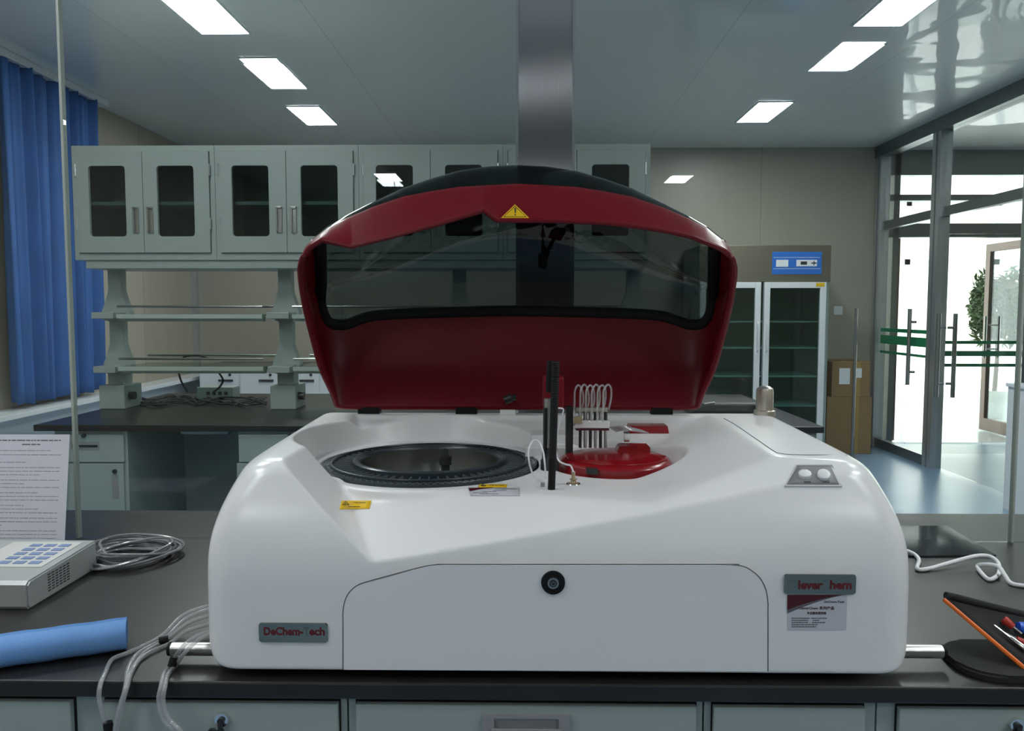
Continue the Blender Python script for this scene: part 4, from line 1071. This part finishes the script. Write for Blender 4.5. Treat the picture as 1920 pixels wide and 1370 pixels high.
# reagent shelf: uprights
YU = 4.42
def upright(px, label, both=True):
    cx = at(px, 600, YU).x
    t = thing('shelf_upright', label, 'shelf upright', (cx, YU, zI), 'uprights of the island reagent shelf')
    z1_, z2_ = at(px, 590, YU).z, at(px, 688, YU).z; zt_ = at(px, 503, YU - .2).z
    w0 = .036; prof = []
    def fl(z): 
        v = 0
        for zs in (z1_, z2_):
            if zs - .03 <= z <= zs + .19: 
                q_ = max(0, 1 - max(0, (z - zs - .02)) / .12); v = max(v, .040 * q_ ** 1.3)
        return w0 + v
    zs = np.linspace(zI + .12, zt_, 60)
    R_ = [(cx + fl(z), z) for z in zs]; L_ = [(cx - fl(z), z) for z in zs]
    b_ = B(); prism(b_, R_ + L_[::-1], YU - .03, YU + .03); obj('post', b_, 'cabinet', t)
    b_ = B(); box(b_, cx - .07, cx + .07, YU - .10, YU + .10, zI + .0005, zI + .13, .004); box(b_, cx - .045, cx + .045, YU - .05, YU + .05, zI + .13, zI + .20, .003)
    obj('socket_box', b_, 'cabinet', t)
    b_ = B(); tube(b_, [(cx + .0705, YU - .04, zI + .07), (cx + .1, YU - .04, zI + .07)], .022, 14); obj('plug', b_, 'black', t, True)
    b_ = B()
    for zz_ in (z1_, z2_):
        box(b_, cx - .06, cx + .06, YU - .17, YU - .03, zz_ - .02, zz_ + .015, .003)
    obj('shelf_bracket', b_, 'cabinet', t)
    return t
upx = [222, 538, 862, 1186]
upright(222, 'grey shelf upright at the left end, in front of the curtain edge')
upright(538, 'grey shelf upright just left of the red lid')
upright(862, 'grey shelf upright seen dimly through the smoked lid window, left of the column')
upright(1186, 'grey shelf upright hidden behind the right half of the lid')
def shelf(i, py, label):
    x0_ = at(upx[i], 600, YU).x + .002; x1_ = at(upx[i + 1], 600, YU).x - .002 
    z = at(300, py, YU - .17).z
    t = thing('glass_shelf', label, 'shelf', ((x0_ + x1_) / 2, YU, z), 'glass shelves of the island reagent shelf')
    for s in (-1,):
        obj('shelf_glass', box(B(), x0_ + .078, x1_ - .078, YU - .17, YU + .17, z, z + .008), 'shelfglass', t)
        obj('front_edge', box(B(), x0_ + .078, x1_ - .078, YU - .178, YU - .1705, z - .014, z + .009), 'glassedge', t)
        obj('support_rail', box(B(), x0_ + .078, x1_ - .078, YU - .15, YU - .12, z - .03, z - .0005), 'cabinet', t)
        b_ = B(); tube(b_, [(x0_ + .078, YU - .165, z + .05), (x1_ - .078, YU - .165, z + .05)], .006, 8); obj('guard_rail', b_, 'steel', t, True)
        b_ = B(); tube(b_, [(x0_ + .078, YU + .165, z + .05), (x1_ - .078, YU + .165, z + .05)], .006, 8); obj('guard_rail', b_, 'steel', t, True)
for i, nm in enumerate(('left bay beside the curtain', 'second bay, partly behind the red lid', 'third bay, behind the lid and column')):
    shelf(i, 592, 'upper glass shelf in the ' + nm); shelf(i, 690, 'lower glass shelf in the ' + nm)

# upper cabinets
YUC = 4.22
zb_ = at(500, 487, YUC).z; ztp = at(500, 272, YUC).z
xe = [at(v, 380, YUC).x for v in (137, 404, 673, 943, 1219)]
def wall_cabinet(i, label):
    x0_, x1_ = xe[i] + .001, xe[i + 1] - .001
    t = thing('wall_cabinet', label, 'cabinet', ((x0_ + x1_) / 2, YUC + .17, zb_), 'grey glazed cabinets on top of the island shelf')
    b_ = B(); th = .02; yk = YUC + .36
    box(b_, x0_, x0_ + .024, YUC, yk, zb_, ztp); box(b_, x1_ - .024, x1_, YUC, yk, zb_, ztp)
    box(b_, x0_ + .024, x1_ - .024, YUC, yk, ztp - .03, ztp); box(b_, x0_ + .024, x1_ - .024, YUC, yk, zb_, zb_ + .035); box(b_, x0_ + .024, x1_ - .024, yk - .01, yk, zb_ + .035, ztp - .03)
    obj('carcass', b_, 'cabinet', t)
    zm = at(300, 381, YUC + .05).z
    obj('inner_shelf', box(B(), x0_ + .025, x1_ - .025, YUC + .03, yk - .011, zm - .012, zm + .006), 'cabinet', t)
    xm = (x0_ + x1_) / 2; dw = xm - (x0_ + .027)
    for s in (-1, 1):
        d0, d1 = (x0_ + .027, xm - .0015) if s < 0 else (xm + .0015, x1_ - .027)
        z0_, z1_ = zb_ + .038, ztp - .033
        cxw = d0 + dw * (.46 if s < 0 else .49) ; hwid = .097
        zw0, zw1 = at(0, 444, YUC).z, at(0, 312, YUC).z
        b_ = B(); framed(b_, d0, d1, z0_, z1_, (cxw - hwid, cxw + hwid, zw0, zw1, .018), YUC - .012, YUC + .006)
        dd = obj('door', b_, 'cabinet', t)
        obj('pane', box(B(), cxw - hwid - .004, cxw + hwid + .004, YUC + .0065, YUC + .0095, zw0 - .004, zw1 + .004), 'cabglass', dd)
        hx = (xm - .038 if s < 0 else xm + .038); hz0, hz1 = at(0, 438, YUC).z, at(0, 389, YUC).z
        b_ = B(); box(b_, hx - .015, hx + .015, YUC - .018, YUC - .012, hz0, hz1, .002); box(b_, hx - .015, hx - .006, YUC - .028, YUC - .018, hz0 + .004, hz1 - .004, .002); box(b_, hx - .015, hx + .015, YUC - .028, YUC - .018, hz1 - .012, hz1, .002)
        obj('handle', b_, 'steel', dd)
    b_ = B()
    for hz in (at(0, 320, YUC).z, at(0, 420, YUC).z):
        for hx in (x0_ + .024, x1_ - .024): tube(b_, [(hx, YUC - .012, hz - .03), (hx, YUC - .012, hz + .03)], .005, 8)
    obj('hinges', b_, 'alulight', t, True)
for i, nm in enumerate(('leftmost grey glazed cabinet, in front of the curtain edge', 'grey glazed cabinet left of the open lid', 'grey glazed cabinet left of the steel column, partly behind the lid', 'rightmost grey glazed cabinet, behind and right of the steel column')): wall_cabinet(i, nm)
zr = at(500, 503, YUC).z
b_ = B(); box(b_, xe[0] + .05, xe[4] - .01, YUC + .01, YUC + .34, zr, zb_ - .0005, .003); tag(obj('shelf_beam', b_, 'cabinet'), 'long grey beam carrying the glazed cabinets', 'beam')

# things on the island
b_ = B(); q = at(393, 738, 4.72); box(b_, q.x - .11, q.x + .11, 4.80, 4.92, zI + .0005, zI + .075, .004); hub = obj('power_strip', b_, 'cabinet'); tag(hub, 'small grey socket box with cables on the island bench', 'socket box')
for k in range(4):
    b_ = B(); box(b_, q.x - .05 + k * .036, q.x - .03 + k * .036, 4.795, 4.7998, zI + .028, zI + .048); obj('socket', b_, 'ink', hub)
b_ = B()
for s in range(7):
    pts = []
    for k in range(9):
        pts.append(atz(262 + 29 * k + random.uniform(-6, 6), 751 + random.uniform(-8, 7) - 3 * math.sin(k + s), zI + .007 + random.uniform(0, .012)))
    tube(b_, pts, .005, 6, smooth=5)
tag(obj('tangled_cables', b_, 'cable_b', None, True), 'tangled dark cables lying on the island bench below the lower shelf', 'cable')
b_ = B(); tube(b_, [at(335, 698, 4.55), at(340, 715, 4.6), at(352, 735, 4.62)], .006, 6, smooth=4); tube(b_, [at(340, 673, 4.45), at(350, 668, 4.45), at(375, 667, 4.45), at(392, 673, 4.45)], .005, 6, smooth=4)
tube(b_, [at(410, 698, 4.55), at(418, 712, 4.6), at(412, 725, 4.62), at(400, 735, 4.62)], .006, 6, smooth=4)
tag(obj('hanging_cable', b_, 'cable_b', None, True), 'thin dark cable looping down behind the lower shelf', 'cable')
a = at(1300, 757, 4.35); b_ = B(); box(b_, at(1290, 757, 4.3).x, at(1418, 757, 4.3).x, 4.2, 4.5, zI + .0005, zI + .055, .012)
MT = thing('black_tray', 'flat black case lying on the island bench right of the lid', 'case', ((a.x), 4.35, zI)); obj('case_body', b_, 'black', MT)
b_ = B(); tube(b_, [at(1320, 757, 4.19), at(1340, 754, 4.19)], .006, 8); obj('silver_bar', b_, 'steel', MT, True)

# ================================================================== BACK OF THE ROOM
# base cabinets along the back wall
YBC = 7.68
x0_ = at(374, 710, YBC).x; x1_ = at(1290, 710, YBC).x
n_ = 6; wdt = (x1_ - x0_) / n_
first = None
names = ['leftmost white cabinet along the back wall, seen under the lower shelf', 'second white cabinet along the back wall, left of the shelf upright', 'third white cabinet along the back wall, behind the lid edge', 'fourth white back-wall cabinet, hidden by the lid', 'fifth white back-wall cabinet, hidden by the lid', 'last white back-wall cabinet, next to the fridge']
for i in range(n_):
    if first is None:
        t = thing('base_cabinet', names[0], 'cabinet', (x0_ + wdt / 2, YBC + .3, 0), 'white base cabinets along the back wall')
        obj('carcass', box(B(), x0_ + .001, x0_ + wdt - .001, YBC, 8.299, .08, .819), 'white', t); obj('plinth', box(B(), x0_ + .02, x0_ + wdt - .02, YBC + .05, 8.2, 0, .08), 'gap', t)
        for k in (0, 1):
            xx = x0_ + .01 + k * wdt / 2
            d = obj('door', box(B(), xx, xx + wdt / 2 - .02, YBC - .016, YBC - .0005, .10, .80, .002), 'white', t)
            b_ = B(); box(b_, xx + wdt / 2 - .21, xx + wdt / 2 - .07, YBC - .03, YBC - .0165, .70, .72); obj('handle', b_, 'ink', d)
            b_ = B(); tube(b_, [(xx + wdt / 2 - .1, YBC - .016, .765), (xx + wdt / 2 - .1, YBC - .025, .765)], .014, 10); obj('lock', b_, 'ink', d)
        first = t
    else: copy_tree(first, Vector((i * wdt, 0, 0)), names[i])
tag(obj('worktop', box(B(), x0_ - .01, x1_ + .01, YBC - .03, 8.299, .82, .85, .002), 'worktop'), 'dark worktop on the white cabinets along the back wall', 'worktop')

# fridge
YFr = 7.55
FR = thing('lab_fridge', 'tall glass-fronted laboratory fridge with steel header and blue control panel', 'fridge', (at(1430, 700, YFr).x, YFr + .3, 0))
fx0, fx1 = at(1308, 600, YFr).x, at(1553, 600, YFr).x; ftop = at(1500, 460, YFr).z; hb = at(1500, 528, YFr).z; yk = 8.24
M['fridge_in'] = mat('fridge_lining', (.30, .38, .36), .4)
M['header'] = mat('fridge_header_steel', (.30, .27, .22), .32, .9)
b_ = B(); box(b_, fx0, fx0 + .035, YFr, yk, .06, ftop); box(b_, fx1 - .035, fx1, YFr, yk, .06, ftop); box(b_, fx0 + .035, fx1 - .035, yk - .03, yk, .06, ftop); box(b_, fx0 + .035, fx1 - .035, YFr, yk - .03, .06, .2); box(b_, fx0 + .035, fx1 - .035, YFr + .01, yk - .03, hb, ftop)
obj('carcass', b_, 'fridge_in', FR)
obj('header', box(B(), fx0, fx1, YFr - .03, YFr - .0005, hb, ftop, .003), 'header', FR)
p0 = at(1447, 514, YFr - .03); p1 = at(1541, 472, YFr - .03)
cpn = obj('control_panel', box(B(), p0.x, p1.x, YFr - .036, YFr - .0305, p0.z, p1.z, .001), 'blue', FR)
def cp_box(name, a_, b2_, c_, d_, m_, t=.002): 
    q0_ = at(a_, d_, YFr - .036); q1_ = at(b2_, c_, YFr - .036); obj(name, box(B(), q0_.x, q1_.x, YFr - .0365 - t, YFr - .0365, q0_.z, q1_.z), m_, cpn)
cp_box('meter', 1455, 1478, 487, 500, 'white'); cp_box('switch_plate', 1493, 1532, 487, 499, 'white'); cp_box('display', 1501, 1513, 490, 496, 'ink', .004)
cp_box('plus_mark', 1521, 1531, 492, 494, 'ink', .004); cp_box('plus_mark', 1525, 1527, 489, 497, 'ink', .004)
for a_, b2_, c_, d_ in ((1450, 1538, 482, 482.8), (1450, 1538, 503, 503.8)): cp_box('white_line', a_, b2_, c_, d_, 'white', .001)
for k, (a_, c_) in enumerate(((1312, 1426), (1432, 1548))):
    q0_ = at(a_, 529, YFr - .02); q1_ = at(c_, 529, YFr - .02); zb2 = .12; b_ = B(); fw = .055
    z1_ = q0_.z; y_a, y_b = YFr - .05, YFr - .001
    box(b_, q0_.x, q0_.x + fw, y_a, y_b, zb2, z1_, .004); box(b_, q1_.x - fw, q1_.x, y_a, y_b, zb2, z1_, .004); box(b_, q0_.x + fw, q1_.x - fw, y_a, y_b, z1_ - fw, z1_, .004); box(b_, q0_.x + fw, q1_.x - fw, y_a, y_b, zb2, zb2 + fw, .004)
    d = obj('door', b_, 'white', FR); obj('door_glass', box(B(), q0_.x + fw, q1_.x - fw, YFr - .03, YFr - .02, zb2 + fw, z1_ - fw), 'fridgeglass', d)
    hx = q1_.x - fw / 2 if k == 0 else q0_.x + fw / 2
    b_ = B(); tube(b_, [(hx, YFr - .05, 1.28), (hx, YFr - .07, 1.26), (hx, YFr - .07, 1.02), (hx, YFr - .05, 1.0)], .008, 8); obj('handle', b_, 'white', d, True)
    if k: 
        q0_ = at(1530, 537, YFr - .05); q1_ = at(1546, 530, YFr - .05); obj('yellow_tag', box(B(), q0_.x, q1_.x, YFr - .052, YFr - .0505, q0_.z, q1_.z), 'yellow', d)
for py in (603, 652, 705, 760):
    z = at(1480, py, YFr + .1).z; obj('wire_shelf', box(B(), fx0 + .036, fx1 - .036, YFr + .06, yk - .04, z - .006, z + .006), 'white', FR)
for x in (fx0 + .08, fx1 - .08):
    b_ = B(); tube(b_, [(x, YFr + .1, 0), (x, YFr + .1, .06)], .03, 12); obj('foot', b_, 'rubber', FR)
    b_ = B(); tube(b_, [(x, yk - .1, 0), (x, yk - .1, .06)], .03, 12); obj('foot', b_, 'rubber', FR)
# cardboard boxes
YX = 7.72
def carton(px0, px1, py0, z0, dep, label, lbls):
    a_ = at(px0, 700, YX).x; c_ = at(px1, 700, YX).x; z1_ = at(px0, py0, YX).z
    t = thing('cardboard_box', label, 'box', ((a_ + c_) / 2, YX + dep / 2, z0), 'stacked cardboard boxes by the fridge')
    obj('carton_body', box(B(), a_, c_, YX, YX + dep, z0 + .0005, z1_, .004), 'cardboard', t)
    tp = B(); m_ = (a_ + c_) / 2; box(tp, m_ + .03, m_ + .09, YX - .0012, YX - .0002, z0 + .002, z1_ - .002); obj('packing_tape', tp, 'tape', t)
    for l in lbls:
        q0_ = at(l[0], l[3], YX); q1_ = at(l[1], l[2], YX); obj('paper_label', box(B(), q0_.x, q1_.x, YX - .0025, YX - .0013, q0_.z, q1_.z), 'white', t)
    return z1_
zc_ = carton(1552, 1637, 744, 0, .45, 'lower large cardboard box beside the fridge', [])
carton(1560, 1632, 678, zc_, .4, 'upper cardboard box with white labels, on the larger box', [(1573, 1594, 690, 720), (1602, 1616, 690, 708)])
# wall switch plates
q = at(1571, 582, YC); sw = obj('wall_socket', box(B(), q.x - .045, q.x + .045, YC - .012, YC - .0005, q.z - .045, q.z + .045, .003), 'white'); tag(sw, 'white wall socket beside the fridge', 'socket')
# white cabinet at right in the lab
qx = at(1887, 800, 5.6); b_ = B()
WC = thing('white_cabinet', 'white low cabinet at the right frame edge in front of the glass partition', 'cabinet', (qx.x + .2, 5.3, 0))
obj('carcass', box(B(), qx.x, XP - .08, 5.0, 5.6, .0, .86), 'white', WC); obj('cabinet_top', box(B(), qx.x - .012, XP - .07, 4.985, 5.61, .861, .885, .003), 'white', WC)
obj('plinth', box(B(), qx.x - .004, XP - .075, 4.99, 5.0, .01, .09), 'alu', WC)
# free-standing steel door closer post
q0_ = at(1606, 578, 7.5); 
b_ = B(); tube(b_, [(q0_.x, 7.5, 0), (q0_.x, 7.5, q0_.z)], .014, 10); pst = thing('stanchion', 'thin steel post standing in front of the cardboard boxes', 'post', (q0_.x, 7.5, 0)); obj('pole', b_, 'steel', pst, True)
b_ = B(); lathe(b_, [(.0001, .0), (.035, .0), (.035, .008), (.014, .014)], q0_.x, 7.5, 24); obj('base', b_, 'steel', pst, True)

# plant beyond the entrance
PX, PYy = at(1870, 600, 10.4).x, 10.4
PL = thing('potted_tree', 'bushy potted tree outside the right entrance door leaf', 'plant', (PX, PYy, 0))
b_ = B(); tube(b_, [(PX, PYy, .3), (PX + .02, PYy, .8), (PX - .02, PYy, 1.2)], [.03, .025, .015], 8); obj('trunk', b_, 'bark', PL, True)
b_ = B(); lathe(b_, [(.0001, 0), (.16, 0), (.21, .36), (.19, .36), (.0001, .32)], PX, PYy, 24); obj('pot', b_, 'white', PL, True)
b_ = B()
for k in range(2600):
    a = random.uniform(0, 6.283); ph = math.acos(random.uniform(-1, 1)); rr_ = .36 * random.uniform(.3, 1) ** .5
    rr_ *= 1 + .35 * math.sin(2.3 * a + 1) * math.sin(3 * ph)
    c_ = Vector((PX + rr_ * math.sin(ph) * math.cos(a) * .95, PYy + rr_ * math.sin(ph) * math.sin(a), 1.42 + .42 / .36 * rr_ * math.cos(ph)))
    d1 = Vector((random.uniform(-1, 1), random.uniform(-1, 1), random.uniform(-1, .4))).normalized(); d2 = d1.cross(Vector((random.uniform(-1, 1), random.uniform(-1, 1), 1))).normalized()
    l_, w_ = .075, .02; b_.faces.new([b_.verts.new(c_ + v) for v in (d1 * -l_, d2 * w_, d1 * l_, d2 * -w_)])
obj('foliage', b_, 'leaf', PL, False, False)
